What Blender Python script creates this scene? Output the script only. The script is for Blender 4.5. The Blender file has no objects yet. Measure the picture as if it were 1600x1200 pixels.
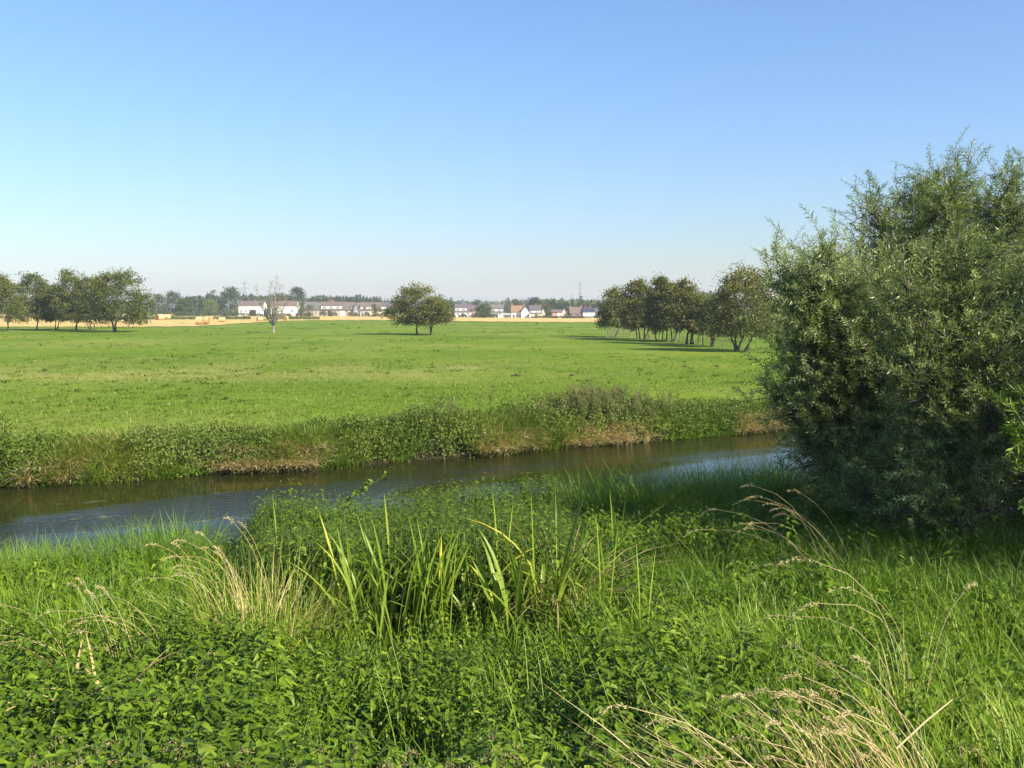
import bpy, math, random
import numpy as np
from mathutils import Matrix, Vector

scene = bpy.context.scene
COL = scene.collection
R = math.radians
rng = np.random.default_rng(7)
random.seed(7)

# ------------------------------------------------------------------ camera
CAM_H = 3.6
TILT = math.atan(120 / 1570)
cam_d = bpy.data.cameras.new('camera')
cam_d.sensor_width = 36.0
cam_d.lens = 36.0 * 1570 / 1600
cam_d.clip_start = 0.05
cam_d.clip_end = 9000
cam = bpy.data.objects.new('camera', cam_d)
cam.location = (0, 0, CAM_H)
cam.rotation_euler = (math.pi / 2 - TILT, 0, 0)
COL.objects.link(cam)
scene.camera = cam

# ------------------------------------------------------------------ light
SUN_EL, SUN_AZ = 35.0, 124.0        # azimuth clockwise from +Y (the view direction)
world = bpy.data.worlds.new('World')
scene.world = world
world.use_nodes = True
wn = world.node_tree
for n_ in list(wn.nodes):
    wn.nodes.remove(n_)
sky = wn.nodes.new('ShaderNodeTexSky')
sky.sky_type = 'NISHITA'
sky.sun_disc = False
sky.sun_elevation = R(SUN_EL)
sky.sun_rotation = R(SUN_AZ)
sky.altitude = 50
sky.air_density = 1.4
sky.dust_density = 0.5
sky.ozone_density = 10.0
hs = wn.nodes.new('ShaderNodeHueSaturation')
hs.inputs['Saturation'].default_value = 0.97
bg = wn.nodes.new('ShaderNodeBackground')
bg.inputs['Strength'].default_value = 0.090
wo = wn.nodes.new('ShaderNodeOutputWorld')
wn.links.new(sky.outputs[0], hs.inputs['Color'])
tn_ = wn.nodes.new('ShaderNodeMixRGB'); tn_.blend_type = 'MULTIPLY'; tn_.inputs[0].default_value = 1.0; tn_.inputs[2].default_value = (1.04, 0.985, 1.04, 1)   # camera white balance of the sky
wn.links.new(hs.outputs[0], tn_.inputs[1])
wn.links.new(tn_.outputs[0], bg.inputs['Color'])
wn.links.new(bg.outputs[0], wo.inputs['Surface'])

sun_d = bpy.data.lights.new('sun', 'SUN')
sun_d.energy = 5.0
sun_d.angle = R(0.53)
sun_d.color = (1.0, 0.92, 0.76)
sun = bpy.data.objects.new('sun', sun_d)
COL.objects.link(sun)
to_sun = Vector((math.sin(R(SUN_AZ)) * math.cos(R(SUN_EL)), math.cos(R(SUN_AZ)) * math.cos(R(SUN_EL)), math.sin(R(SUN_EL))))
sun.rotation_euler = to_sun.to_track_quat('Z', 'Y').to_euler()
sun.location = to_sun * 50

vs = scene.view_settings
scene.display_settings.display_device = 'sRGB'
vs.view_transform = 'Standard'
vs.look = 'None'
vs.exposure = 1.05
vs.gamma = 1.0
vs.use_curve_mapping = False
try:
    scene.cycles.max_bounces = 8
    scene.cycles.transmission_bounces = 6
    scene.cycles.transparent_max_bounces = 6
    scene.cycles.volume_bounces = 0
    scene.cycles.sample_clamp_indirect = 4.0
    scene.cycles.caustics_reflective = False
    scene.cycles.caustics_refractive = False
except Exception:
    pass

# ------------------------------------------------------------------ helpers
def tag(o, label=None, cat=None, group=None, kind=None):
    if label: o['label'] = label
    if cat: o['category'] = cat
    if group: o['group'] = group
    if kind: o['kind'] = kind
    return o

def empty(name, loc, label, cat, group=None, rz=0.0):
    o = bpy.data.objects.new(name, None)
    o.empty_display_size = 0.3
    o.location = loc
    o.rotation_euler = (0, 0, rz)
    COL.objects.link(o)
    return tag(o, label, cat, group)

class Geo:
    """collects vertices, triangles/quads and a per-vertex tint"""
    def __init__(s):
        s.v, s.f, s.t, s.m, s.n = [], [], [], [], 0
    def add(s, v, f, tint=None, mi=0):
        v = np.asarray(v, dtype=np.float64).reshape(-1, 3)
        fs = f if isinstance(f, list) else [f]
        for q in fs:
            q = np.asarray(q, dtype=np.int64)
            if q.size:
                s.f.append(q + s.n)
                s.m.append(np.full(len(q), mi, dtype=np.int32))
        s.v.append(v)
        if tint is None:
            tint = 0.5
        s.t.append(np.broadcast_to(np.asarray(tint, dtype=np.float64), (len(v),)))
        s.n += len(v)
        return s
    def mesh(s, name, mats, smooth=False):
        me = bpy.data.meshes.new(name)
        if not isinstance(mats, (list, tuple)):
            mats = [mats]
        for m in mats:
            me.materials.append(m)
        if s.n == 0:
            return me
        v = np.concatenate(s.v)
        lens = np.concatenate([np.full(len(q), q.shape[1], dtype=np.int32) for q in s.f])
        loops = np.concatenate([q.ravel() for q in s.f]).astype(np.int32)
        me.vertices.add(len(v))
        me.vertices.foreach_set('co', v.ravel().astype(np.float32))
        me.loops.add(len(loops))
        me.loops.foreach_set('vertex_index', loops)
        me.polygons.add(len(lens))
        me.polygons.foreach_set('loop_start', (np.cumsum(lens) - lens).astype(np.int32))
        me.polygons.foreach_set('material_index', np.concatenate(s.m))
        me.polygons.foreach_set('use_smooth', np.full(len(lens), smooth, dtype=bool))
        a = me.attributes.new('tint', 'FLOAT', 'POINT')
        a.data.foreach_set('value', np.concatenate(s.t).astype(np.float32))
        me.update(calc_edges=True)
        me.validate()
        return me
    def build(s, name, mats, parent=None, smooth=False, loc=None):
        o = bpy.data.objects.new(name, s.mesh(name, mats, smooth))
        COL.objects.link(o)
        if parent is not None:
            o.parent = parent
        if loc is not None:
            o.location = loc
        return o

def link(name, me, parent=None, loc=None):
    o = bpy.data.objects.new(name, me)
    COL.objects.link(o)
    if parent is not None: o.parent = parent
    if loc is not None: o.location = loc
    return o

def box(g, x0, x1, y0, y1, z0, z1, tint=0.5, mi=0):
    v = [(x, y, z) for z in (z0, z1) for y in (y0, y1) for x in (x0, x1)]
    f = [(0, 2, 3, 1), (4, 5, 7, 6), (0, 1, 5, 4), (2, 6, 7, 3), (0, 4, 6, 2), (1, 3, 7, 5)]
    g.add(v, np.array(f), tint, mi)

def unit(a):
    return a / np.maximum(np.linalg.norm(a, axis=-1, keepdims=True), 1e-9)

def perp(d):
    ref = np.where(np.abs(d[..., 2:3]) > 0.9, np.array([1.0, 0, 0]), np.array([0, 0, 1.0]))
    return unit(np.cross(d, ref))

def tubes(g, p0, p1, r0, r1, k=5, tint=0.5):
    """one open tapered tube per edge"""
    p0 = np.asarray(p0, float).reshape(-1, 3); p1 = np.asarray(p1, float).reshape(-1, 3)
    r0 = np.broadcast_to(np.asarray(r0, float), (len(p0),)); r1 = np.broadcast_to(np.asarray(r1, float), (len(p0),))
    d = unit(p1 - p0)
    a = perp(d); b = np.cross(d, a)
    an = np.arange(k) * 2 * math.pi / k
    ring = a[:, None] * np.cos(an)[None, :, None] + b[:, None] * np.sin(an)[None, :, None]
    v = np.concatenate([p0[:, None] + ring * r0[:, None, None], p1[:, None] + ring * r1[:, None, None]], 1)
    i = np.arange(k); j = (i + 1) % k
    q = np.stack([i, j, j + k, i + k], 1)
    f = (q[None] + (np.arange(len(p0)) * 2 * k)[:, None, None]).reshape(-1, 4)
    t = tint if np.ndim(tint) == 0 else np.repeat(tint, 2 * k)
    g.add(v.reshape(-1, 3), f, t)

def polytube(g, pts, rad, k=6, tint=0.5):
    """one continuous tube along a polyline"""
    pts = np.asarray(pts, float); n = len(pts)
    rad = np.broadcast_to(np.asarray(rad, float), (n,))
    d = np.gradient(pts, axis=0); d = unit(d)
    a = perp(d)
    for i in range(1, n):                      # keep the frame from twisting
        x = a[i - 1] - d[i] * np.dot(a[i - 1], d[i])
        a[i] = x / max(np.linalg.norm(x), 1e-9)
    b = np.cross(d, a)
    an = np.arange(k) * 2 * math.pi / k
    v = pts[:, None] + (a[:, None] * np.cos(an)[None, :, None] + b[:, None] * np.sin(an)[None, :, None]) * rad[:, None, None]
    i = np.arange(k); j = (i + 1) % k
    q = np.stack([i, j, j + k, i + k], 1)
    f = (q[None] + (np.arange(n - 1) * k)[:, None, None]).reshape(-1, 4)
    g.add(v.reshape(-1, 3), f, tint)

def leaves(g, pos, d, nrm, L, W, tint, fold=0.25, mi=0):
    """diamond leaves (4 vertices, folded on the midrib)"""
    n = len(pos)
    L = np.broadcast_to(L, (n,))[:, None]; W = np.broadcast_to(W, (n,))[:, None]
    d = unit(d); s = unit(np.cross(d, nrm)); u = np.cross(s, d)
    mid = pos + d * L * 0.45
    v = np.stack([pos, mid + s * W * .5 + u * W * fold, pos + d * L, mid - s * W * .5 + u * W * fold], 1)
    b = (np.arange(n) * 4)[:, None]
    f = np.concatenate([b + np.array([[0, 1, 2]]), b + np.array([[0, 2, 3]])])
    g.add(v.reshape(-1, 3), f, np.repeat(np.broadcast_to(tint, (n,)), 4), mi)

def blades(g, base, h, w, az, lean, curve, tint, tip=None, mi=0):
    """grass blades: base (n,3); 7 vertices, 5 triangles each"""
    n = len(base)
    h, w, az, lean, curve = [np.broadcast_to(x, (n,)) for x in (h, w, az, lean, curve)]
    dr = np.stack([np.cos(az), np.sin(az), 0 * az], 1)
    tw = az + rng.uniform(-0.9, 0.9, n)
    sd = np.stack([-np.sin(tw), np.cos(tw), 0 * az], 1)
    S = np.array([0, .4, .75, 1.0]); WW = np.array([.8, 1, .62, 0])
    hor = (lean[:, None] * S + curve[:, None] * S ** 2) * h[:, None]
    ver = (S - 0.45 * np.minimum(curve, 1.6)[:, None] * S ** 2.5) * h[:, None]
    c = base[:, None] + dr[:, None] * hor[..., None] + np.array([0, 0, 1.0]) * ver[..., None]
    o = sd[:, None] * (w[:, None] * WW * 0.5)[..., None]
    v = np.concatenate([np.stack([c[:, :3] - o[:, :3], c[:, :3] + o[:, :3]], 2).reshape(n, 6, 3), c[:, 3:]], 1)
    b = (np.arange(n) * 7)[:, None]
    q = np.concatenate([b + np.array([[0, 1, 3, 2]]), b + np.array([[2, 3, 5, 4]])])
    t = b + np.array([[4, 5, 6]])
    tt = np.repeat(np.broadcast_to(tint, (n,))[:, None], 7, 1)
    if tip is not None:
        tt = tt + np.broadcast_to(tip, (n,))[:, None] * np.array([0, 0, .35, .35, .75, .75, 1.0])
    g.add(v.reshape(-1, 3), [q, t], tt.ravel(), mi)

def sstep(a, b, x):
    t = np.clip((np.asarray(x, float) - a) / (b - a), 0, 1)
    return t * t * (3 - 2 * t)

def vnoise(x, y, s, seed=0):
    """smooth value noise in 0..1"""
    x = np.asarray(x, float) / s + 131.7 * seed; y = np.asarray(y, float) / s + 71.3 * seed
    xi, yi = np.floor(x), np.floor(y); fx, fy = x - xi, y - yi
    fx, fy = fx * fx * (3 - 2 * fx), fy * fy * (3 - 2 * fy)
    def h(a, b):
        q = np.sin(a * 127.1 + b * 311.7 + seed * 17.3) * 43758.5453
        return q - np.floor(q)
    return (h(xi, yi) * (1 - fx) + h(xi + 1, yi) * fx) * (1 - fy) + (h(xi, yi + 1) * (1 - fx) + h(xi + 1, yi + 1) * fx) * fy

# ------------------------------------------------------------------ terrain
WATER_Z = -1.0
def far_edge(x):
    x = np.clip(np.asarray(x, float), -43, 200)
    return 31.45 + 0.56 * x + 0.0065 * np.minimum(np.abs(x), 20) ** 2 + 0.35 * np.sin(x * 0.9) * np.sin(x * 0.37 + 1)
def near_edge(x):
    x = np.asarray(x, float)
    return np.maximum(far_edge(x) - 12.3 + 0.4 * np.sin(x * 0.7 + 2), 4.0)
PROF = np.array([(-9, 2.0), (0, 2.0), (.08, 1.72), (.17, 1.22), (.28, .72), (.42, .34), (.7, -.02), (.87, -.28), (.955, -.75), (1.0, -1.12), (1.12, -1.6), (1.3, -1.75)])
def zg(x, y):
    x = np.asarray(x, float); y = np.asarray(y, float)
    N, F = near_edge(x), far_edge(x)
    near = np.interp(y / N, PROF[:, 0], PROF[:, 1])
    near = near + 0.10 * (vnoise(x, y, 1.1, 1) - .5) * sstep(0, 2, N - y)
    d = (y - F) * 0.88
    far = np.interp(d, [-3.5, -1.2, -.15, 0, .5, 1.0, 2.2, 6, 12], [-1.75, -1.6, -1.2, -1.1, -.72, -.45, -.3, -.05, 0])
    far = far + (0.16 * (vnoise(x, y, 9, 2) - .5) + .05 * (vnoise(x, y, 2.2, 3) - .5)) * sstep(1, 5, d) * (1 - sstep(120, 260, y))
    far = far - 0.85 * sstep(-90, 40, x) * sstep(200, 380, y) - 0.15 * sstep(200, 380, y)
    return np.where(y < (N + F) / 2, near, far)

def ray(px, py):
    cx, cy = (px - 800) / 1570, -(py - 600) / 1570
    ct, st = math.cos(TILT), math.sin(TILT)
    return np.array([cx, ct + cy * st, -st + cy * ct])
def at(px, py, D):
    r = ray(px, py)
    return np.array([0, 0, CAM_H]) + r * (D / r[1])
def G(px, py, dz=0.0):
    """the ground point seen at a pixel of the 1600 x 1200 frame"""
    r = ray(px, py)
    ys = np.geomspace(2, 2600, 1500)
    P = r[None] * (ys / r[1])[:, None] + np.array([0, 0, CAM_H])
    below = P[:, 2] < zg(P[:, 0], P[:, 1]) + dz
    i = int(np.argmax(below)) if below.any() else len(ys) - 1
    return P[i]
def proj(p):
    p = np.asarray(p, float).reshape(-1, 3) - np.array([0, 0, CAM_H])
    ct, st = math.cos(TILT), math.sin(TILT)
    w = p[:, 1] * ct - p[:, 2] * st
    u = p[:, 1] * st + p[:, 2] * ct
    w = np.maximum(w, 1e-3)
    return 800 + 1570 * p[:, 0] / w, 600 - 1570 * u / w
def ground(px, D):
    x = (px - 800) / 1570 * D
    return np.array([x, D, float(zg(x, D))])

# ------------------------------------------------------------------ materials
def nodes_of(m):
    m.use_nodes = True
    nt = m.node_tree
    for n in list(nt.nodes): nt.nodes.remove(n)
    return nt
def leaf_mat(name, c1, c2, c3=None, transl=0.35, rough=0.55, spec=0.25, var=0.25):
    m = bpy.data.materials.new(name); nt = nodes_of(m); N, Lk = nt.nodes, nt.links
    at_ = N.new('ShaderNodeAttribute'); at_.attribute_name = 'tint'
    ramp = N.new('ShaderNodeValToRGB')
    ramp.color_ramp.elements[0].color = (*c1, 1); ramp.color_ramp.elements[1].color = (*c2, 1)
    ramp.color_ramp.elements[0].position = 0.0; ramp.color_ramp.elements[1].position = 1.0
    if c3 is not None:
        ramp.color_ramp.elements[1].position = 0.6
        e = ramp.color_ramp.elements.new(1.0); e.color = (*c3, 1)
    oi = N.new('ShaderNodeObjectInfo')
    add = N.new('ShaderNodeMath'); add.operation = 'MULTIPLY_ADD'
    Lk.new(oi.outputs['Random'], add.inputs[0]); add.inputs[1].default_value = var
    sub = N.new('ShaderNodeMath'); sub.operation = 'SUBTRACT'; Lk.new(at_.outputs['Fac'], sub.inputs[0]); sub.inputs[1].default_value = var / 2
    Lk.new(sub.outputs[0], add.inputs[2])
    Lk.new(add.outputs[0], ramp.inputs[0])
    pb = N.new('ShaderNodeBsdfPrincipled')
    Lk.new(ramp.outputs[0], pb.inputs['Base Color'])
    pb.inputs['Roughness'].default_value = rough
    pb.inputs['Specular IOR Level'].default_value = spec
    out = N.new('ShaderNodeOutputMaterial')
    if transl > 0:
        tr = N.new('ShaderNodeBsdfTranslucent')
        mulc = N.new('ShaderNodeMixRGB'); mulc.blend_type = 'MULTIPLY'; mulc.inputs[0].default_value = 1.0
        mulc.inputs[2].default_value = (1.25, 1.3, 0.55, 1)
        Lk.new(ramp.outputs[0], mulc.inputs[1]); Lk.new(mulc.outputs[0], tr.inputs['Color'])
        mx = N.new('ShaderNodeMixShader'); mx.inputs[0].default_value = transl
        Lk.new(pb.outputs[0], mx.inputs[1]); Lk.new(tr.outputs[0], mx.inputs[2]); Lk.new(mx.outputs[0], out.inputs['Surface'])
    else:
        Lk.new(pb.outputs[0], out.inputs['Surface'])
    return m
def surf_mat(name, cols, scale=1.0, detail=6, rough=0.85, bump=0.0, bscale=None, stretch=(1, 1, 1), spec=0.2, metal=0.0, pos=None, tintmix=None):
    """noise-ramped surface; cols = 2..4 colours"""
    m = bpy.data.materials.new(name); nt = nodes_of(m); N, Lk = nt.nodes, nt.links
    tc = N.new('ShaderNodeTexCoord'); mp = N.new('ShaderNodeMapping'); mp.inputs['Scale'].default_value = stretch
    Lk.new(tc.outputs['Object'], mp.inputs['Vector'])
    nz = N.new('ShaderNodeTexNoise'); nz.inputs['Scale'].default_value = scale; nz.inputs['Detail'].default_value = detail; nz.inputs['Roughness'].default_value = 0.62
    Lk.new(mp.outputs[0], nz.inputs['Vector'])
    ramp = N.new('ShaderNodeValToRGB'); el = ramp.color_ramp.elements
    n = len(cols); ps = pos or [0.3 + 0.4 * i / (n - 1) for i in range(n)]
    while len(el) < n: el.new(0.5)
    for e, c, p_ in zip(el, cols, ps): e.position = p_; e.color = (*c, 1)
    Lk.new(nz.outputs['Fac'], ramp.inputs[0])
    pb = N.new('ShaderNodeBsdfPrincipled'); out = N.new('ShaderNodeOutputMaterial')
    Lk.new(ramp.outputs[0], pb.inputs['Base Color'])
    pb.inputs['Roughness'].default_value = rough; pb.inputs['Specular IOR Level'].default_value = spec; pb.inputs['Metallic'].default_value = metal
    if bump:
        bn = N.new('ShaderNodeTexNoise'); bn.inputs['Scale'].default_value = bscale or scale * 4; bn.inputs['Detail'].default_value = 5
        Lk.new(mp.outputs[0], bn.inputs['Vector'])
        b = N.new('ShaderNodeBump'); b.inputs['Strength'].default_value = bump; b.inputs['Distance'].default_value = 0.1
        Lk.new(bn.outputs['Fac'], b.inputs['Height']); Lk.new(b.outputs[0], pb.inputs['Normal'])
    Lk.new(pb.outputs[0], out.inputs['Surface'])
    return m

M = {}
M['bark'] = surf_mat('bark', [(.05, .042, .032), (.11, .095, .075)], 9, bump=.6, stretch=(1, 1, .25))
M['deadbark'] = surf_mat('weathered_wood', [(.16, .145, .11), (.31, .28, .22)], 7, bump=.4, stretch=(1, 1, .25))
M['willowbark'] = surf_mat('willow_bark', [(.07, .065, .045), (.14, .13, .09)], 9, bump=.5, stretch=(1, 1, .3))
M['hawthorn'] = leaf_mat('hawthorn_leaf', (.060, .076, .014), (.148, .172, .036), (.23, .22, .065), transl=.3)
M['hawthorn_brown'] = leaf_mat('hawthorn_leaf_turning', (.076, .084, .018), (.172, .180, .046), (.245, .21, .065), transl=.28)
M['willow'] = leaf_mat('willow_leaf', (.056, .088, .013), (.225, .295, .066), (.48, .54, .24), transl=.32, rough=.38, spec=.5)
M['nettle'] = leaf_mat('nettle_leaf', (.042, .078, .005), (.128, .215, .011), (.28, .35, .032), transl=.30, rough=.45, spec=.25)
M['stem'] = leaf_mat('herb_stem', (.06, .10, .025), (.12, .16, .05), transl=0)
M['tassel'] = leaf_mat('nettle_tassel', (.15, .16, .05), (.31, .27, .11), transl=.2)
M['grass'] = leaf_mat('grass_blade', (.062, .135, .006), (.160, .280, .012), (.37, .39, .06), transl=.34, rough=.45, spec=.3)
M['bankgrass'] = leaf_mat('bank_grass_blade', (.080, .145, .012), (.175, .270, .030), (.40, .32, .10), transl=.33, rough=.5, spec=.3)
M['herb'] = leaf_mat('bank_herb_leaf', (.070, .122, .010), (.150, .212, .032), (.24, .26, .07), transl=.3)
M['straw'] = leaf_mat('dead_grass', (.28, .20, .075), (.54, .41, .18), (.72, .60, .36), transl=.2, rough=.6)
M['yellowgrass'] = leaf_mat('yellowing_grass', (.20, .25, .035), (.42, .40, .09), (.68, .58, .26), transl=.3)
M['iris'] = leaf_mat('iris_leaf', (.120, .200, .014), (.265, .360, .050), (.58, .48, .05), transl=.33, rough=.4, spec=.4, var=.35)
M['meadowgrass'] = leaf_mat('meadow_blade', (.095, .155, .013), (.155, .220, .024), (.30, .30, .08), transl=.3)
M['water_weed'] = leaf_mat('floating_weed', (.16, .15, .09), (.36, .34, .25), transl=.1)

# ------------------------------------------------------------------ setting materials
def meadow_mat():
    m = bpy.data.materials.new('meadow_turf'); nt = nodes_of(m); N, Lk = nt.nodes, nt.links
    tc = N.new('ShaderNodeTexCoord')
    def noise(sc, det, rg=.6, st=(1, 1, 1)):
        mp = N.new('ShaderNodeMapping'); mp.inputs['Scale'].default_value = st; Lk.new(tc.outputs['Object'], mp.inputs[0])
        n = N.new('ShaderNodeTexNoise'); n.inputs['Scale'].default_value = sc; n.inputs['Detail'].default_value = det; n.inputs['Roughness'].default_value = rg
        Lk.new(mp.outputs[0], n.inputs[0]); return n.outputs['Fac']
    def ramp(src, cols):
        r = N.new('ShaderNodeValToRGB'); e = r.color_ramp.elements
        while len(e) < len(cols): e.new(.5)
        for x, (p_, c) in zip(e, cols): x.position = p_; x.color = (*c, 1)
        Lk.new(src, r.inputs[0]); return r.outputs[0]
    a = ramp(noise(.07, 5, .65), [(.33, (.086, .154, .006)), (.5, (.120, .190, .009)), (.68, (.168, .214, .022))])
    b = ramp(noise(1.1, 8, .7), [(.3, (.55, .60, .5)), (.48, (1, 1, 1)), (.72, (1.25, 1.18, 1.3))])
    c = ramp(noise(9, 6, .75), [(.3, (.62, .66, .6)), (.5, (1, 1, 1)), (.7, (1.3, 1.25, 1.4))])
    d = ramp(noise(.022, 3, .5), [(.35, (.93, .97, .95)), (.65, (1.08, 1.02, 1.0))])
    def mul(x, y):
        q = N.new('ShaderNodeMixRGB'); q.blend_type = 'MULTIPLY'; q.inputs[0].default_value = 1; Lk.new(x, q.inputs[1]); Lk.new(y, q.inputs[2]); return q.outputs[0]
    col = mul(mul(mul(a, b), c), d)
    at_ = N.new('ShaderNodeAttribute'); at_.attribute_name = 'tint'          # dry patches of the turf
    dm = N.new('ShaderNodeMixRGB'); dm.inputs[2].default_value = (.33, .29, .095, 1); Lk.new(at_.outputs['Fac'], dm.inputs[0]); Lk.new(col, dm.inputs[1])
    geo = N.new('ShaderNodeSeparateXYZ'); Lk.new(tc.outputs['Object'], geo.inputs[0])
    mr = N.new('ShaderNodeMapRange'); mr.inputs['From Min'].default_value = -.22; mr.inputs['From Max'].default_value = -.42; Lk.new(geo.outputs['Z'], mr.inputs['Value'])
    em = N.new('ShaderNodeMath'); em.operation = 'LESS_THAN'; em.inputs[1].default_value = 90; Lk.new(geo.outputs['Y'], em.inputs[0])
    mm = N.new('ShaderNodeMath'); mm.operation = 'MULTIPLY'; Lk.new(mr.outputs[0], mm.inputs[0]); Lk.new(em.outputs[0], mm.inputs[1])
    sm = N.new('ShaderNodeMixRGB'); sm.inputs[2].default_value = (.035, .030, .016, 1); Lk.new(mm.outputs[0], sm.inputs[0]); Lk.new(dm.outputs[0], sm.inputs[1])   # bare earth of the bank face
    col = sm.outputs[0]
    pb = N.new('ShaderNodeBsdfPrincipled'); Lk.new(col, pb.inputs['Base Color']); pb.inputs['Roughness'].default_value = .9; pb.inputs['Specular IOR Level'].default_value = .1
    bp = N.new('ShaderNodeBump'); bp.inputs['Strength'].default_value = .55; bp.inputs['Distance'].default_value = .12
    Lk.new(noise(3.2, 8, .75), bp.inputs['Height']); Lk.new(bp.outputs[0], pb.inputs['Normal'])
    out = N.new('ShaderNodeOutputMaterial'); Lk.new(pb.outputs[0], out.inputs[0])
    return m
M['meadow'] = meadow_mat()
M['soil'] = surf_mat('bank_soil', [(.018, .016, .010), (.040, .036, .020), (.050, .060, .022)], 2.2, bump=.6)
M['stubble'] = surf_mat('stubble', [(.39, .265, .075), (.54, .38, .12), (.64, .48, .18)], .35, detail=8, bump=.4, bscale=6, stretch=(.35, 1.6, 1))

def water_mat():
    m = bpy.data.materials.new('river_water'); nt = nodes_of(m); N, Lk = nt.nodes, nt.links
    tc = N.new('ShaderNodeTexCoord')
    mp = N.new('ShaderNodeMapping'); mp.inputs['Rotation'].default_value = (0, 0, -R(29)); Lk.new(tc.outputs['Object'], mp.inputs[0])
    def noise(sc, det, st, rg=.55):
        m2 = N.new('ShaderNodeMapping'); m2.inputs['Scale'].default_value = st; Lk.new(mp.outputs[0], m2.inputs[0])
        n = N.new('ShaderNodeTexNoise'); n.inputs['Scale'].default_value = sc; n.inputs['Detail'].default_value = det; n.inputs['Roughness'].default_value = rg
        Lk.new(m2.outputs[0], n.inputs[0]); return n.outputs['Fac']
    pb = N.new('ShaderNodeBsdfPrincipled')
    r = N.new('ShaderNodeValToRGB'); r.color_ramp.elements[0].color = (.014, .016, .004, 1); r.color_ramp.elements[1].color = (.030, .030, .009, 1)
    Lk.new(noise(.5, 4, (.4, 1.4, 1)), r.inputs[0]); Lk.new(r.outputs[0], pb.inputs['Base Color'])
    pb.inputs['Roughness'].default_value = .05; pb.inputs['IOR'].default_value = 1.33; pb.inputs['Specular IOR Level'].default_value = .34
    # ripples: strongest along the middle and the near half of the stream
    f1 = noise(5.0, 4, (.35, 1.5, 1)); f2 = noise(1.1, 3, (.3, 1.6, 1)); msk = noise(.22, 2, (.3, 1.5, 1))
    mr = N.new('ShaderNodeMapRange'); mr.inputs['From Min'].default_value = .47; mr.inputs['From Max'].default_value = .60; mr.inputs['To Min'].default_value = .06; mr.inputs['To Max'].default_value = 1.0
    Lk.new(msk, mr.inputs['Value'])
    b1 = N.new('ShaderNodeBump'); b1.inputs['Distance'].default_value = .030; Lk.new(mr.outputs[0], b1.inputs['Strength']); Lk.new(f1, b1.inputs['Height'])
    b2 = N.new('ShaderNodeBump'); b2.inputs['Distance'].default_value = .014; b2.inputs['Strength'].default_value = .35; Lk.new(f2, b2.inputs['Height']); Lk.new(b1.outputs[0], b2.inputs['Normal'])
    Lk.new(b2.outputs[0], pb.inputs['Normal'])
    out = N.new('ShaderNodeOutputMaterial'); Lk.new(pb.outputs[0], out.inputs[0])
    return m
M['water'] = water_mat()

def grid_faces(nr, nc):
    i = np.arange(nr - 1)[:, None] * nc + np.arange(nc - 1)[None]
    return np.stack([i, i + 1, i + nc + 1, i + nc], -1).reshape(-1, 4)

# meadow: fan of rays from the middle of the river to the horizon
th = np.radians(np.linspace(-74, 54, 330))
r0 = []
for t in th:
    rr = np.geomspace(4, 900, 1200)
    ok = rr * math.cos(t) > (near_edge(rr * math.sin(t)) + far_edge(rr * math.sin(t))) / 2 - .4
    r0.append(rr[int(np.argmax(ok))])
r0 = np.array(r0)
s_ = np.linspace(0, 1, 430)
rad = r0[None] * (2800 / r0[None]) ** (s_[:, None] ** 1.15)
gx, gy = rad * np.sin(th)[None], rad * np.cos(th)[None]
dry = (np.exp(-((gy - 58 - .12 * gx) / 6.5) ** 2) * .32 * (1 - sstep(-4, 16, gx)) + .16 * sstep(.55, .8, vnoise(gx, gy, 13, 16))) * sstep(.2, .7, vnoise(gx, gy, 3.5, 17) + .15)
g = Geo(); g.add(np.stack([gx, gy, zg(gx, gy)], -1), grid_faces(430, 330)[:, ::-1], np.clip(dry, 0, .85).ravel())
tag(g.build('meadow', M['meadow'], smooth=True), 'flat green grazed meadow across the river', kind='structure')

# near bank from behind the camera down to the river bed
xs = np.linspace(-48, 60, 260); ts = np.linspace(0, 1, 150)
X = np.repeat(xs[None], 150, 0)
Y = -14 + ts[:, None] * ((near_edge(xs) + far_edge(xs)) / 2 + 14)[None]
g = Geo(); g.add(np.stack([X, Y, zg(X, Y - .02)], -1), grid_faces(150, 260))
tag(g.build('near_bank', M['soil'], smooth=True), 'overgrown river bank below the camera', kind='structure')

# river
g = Geo()
xs = np.linspace(-48, 60, 80)
a = np.stack([xs, near_edge(xs) - 1.2, 0 * xs + WATER_Z], 1); b = np.stack([xs, far_edge(xs) + 1.2, 0 * xs + WATER_Z], 1)
g.add(np.concatenate([a, b]), grid_faces(2, 80))
tag(g.build('river', M['water']), 'dark slow river crossing the picture', kind='structure')

# stubble field: its near edge and its far edge as seen over the meadow, laid 8 cm above the turf
pxs = np.array([-260, -60, 0, 120, 200, 300, 330, 380, 430, 480, 560, 640, 760, 930, 1010, 1150])
pne = np.array([512, 511.5, 511, 511, 511.3, 510.3, 509, 505.5, 502.5, 500.8, 500.3, 500.8, 502.8, 504, 504.6, 505.5])
pfe = np.array([490.5, 490.5, 490.7, 491, 491.4, 491.8, 492, 492.6, 493, 493.3, 493.6, 494, 495.4, 496.8, 497, 497.4])
colx = np.linspace(-260, 1150, 160)
ne = np.interp(colx, pxs, pne); fe = np.interp(colx, pxs, pfe)
rows = []
for k in range(24):
    f = k / 23
    rows.append([G(c, n_) * (1 - f) + G(c, q_) * f for c, n_, q_ in zip(colx, ne + .25 * np.sin(colx * .15) + .2 * np.sin(colx * .41), fe)])
rows = np.array(rows)
rows[..., 2] = zg(rows[..., 0], rows[..., 1]) + .08
g = Geo(); g.add(rows, grid_faces(24, 160))
tag(g.build('stubble_field', M['stubble']), 'golden stubble field beyond the meadow', kind='structure')

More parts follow.
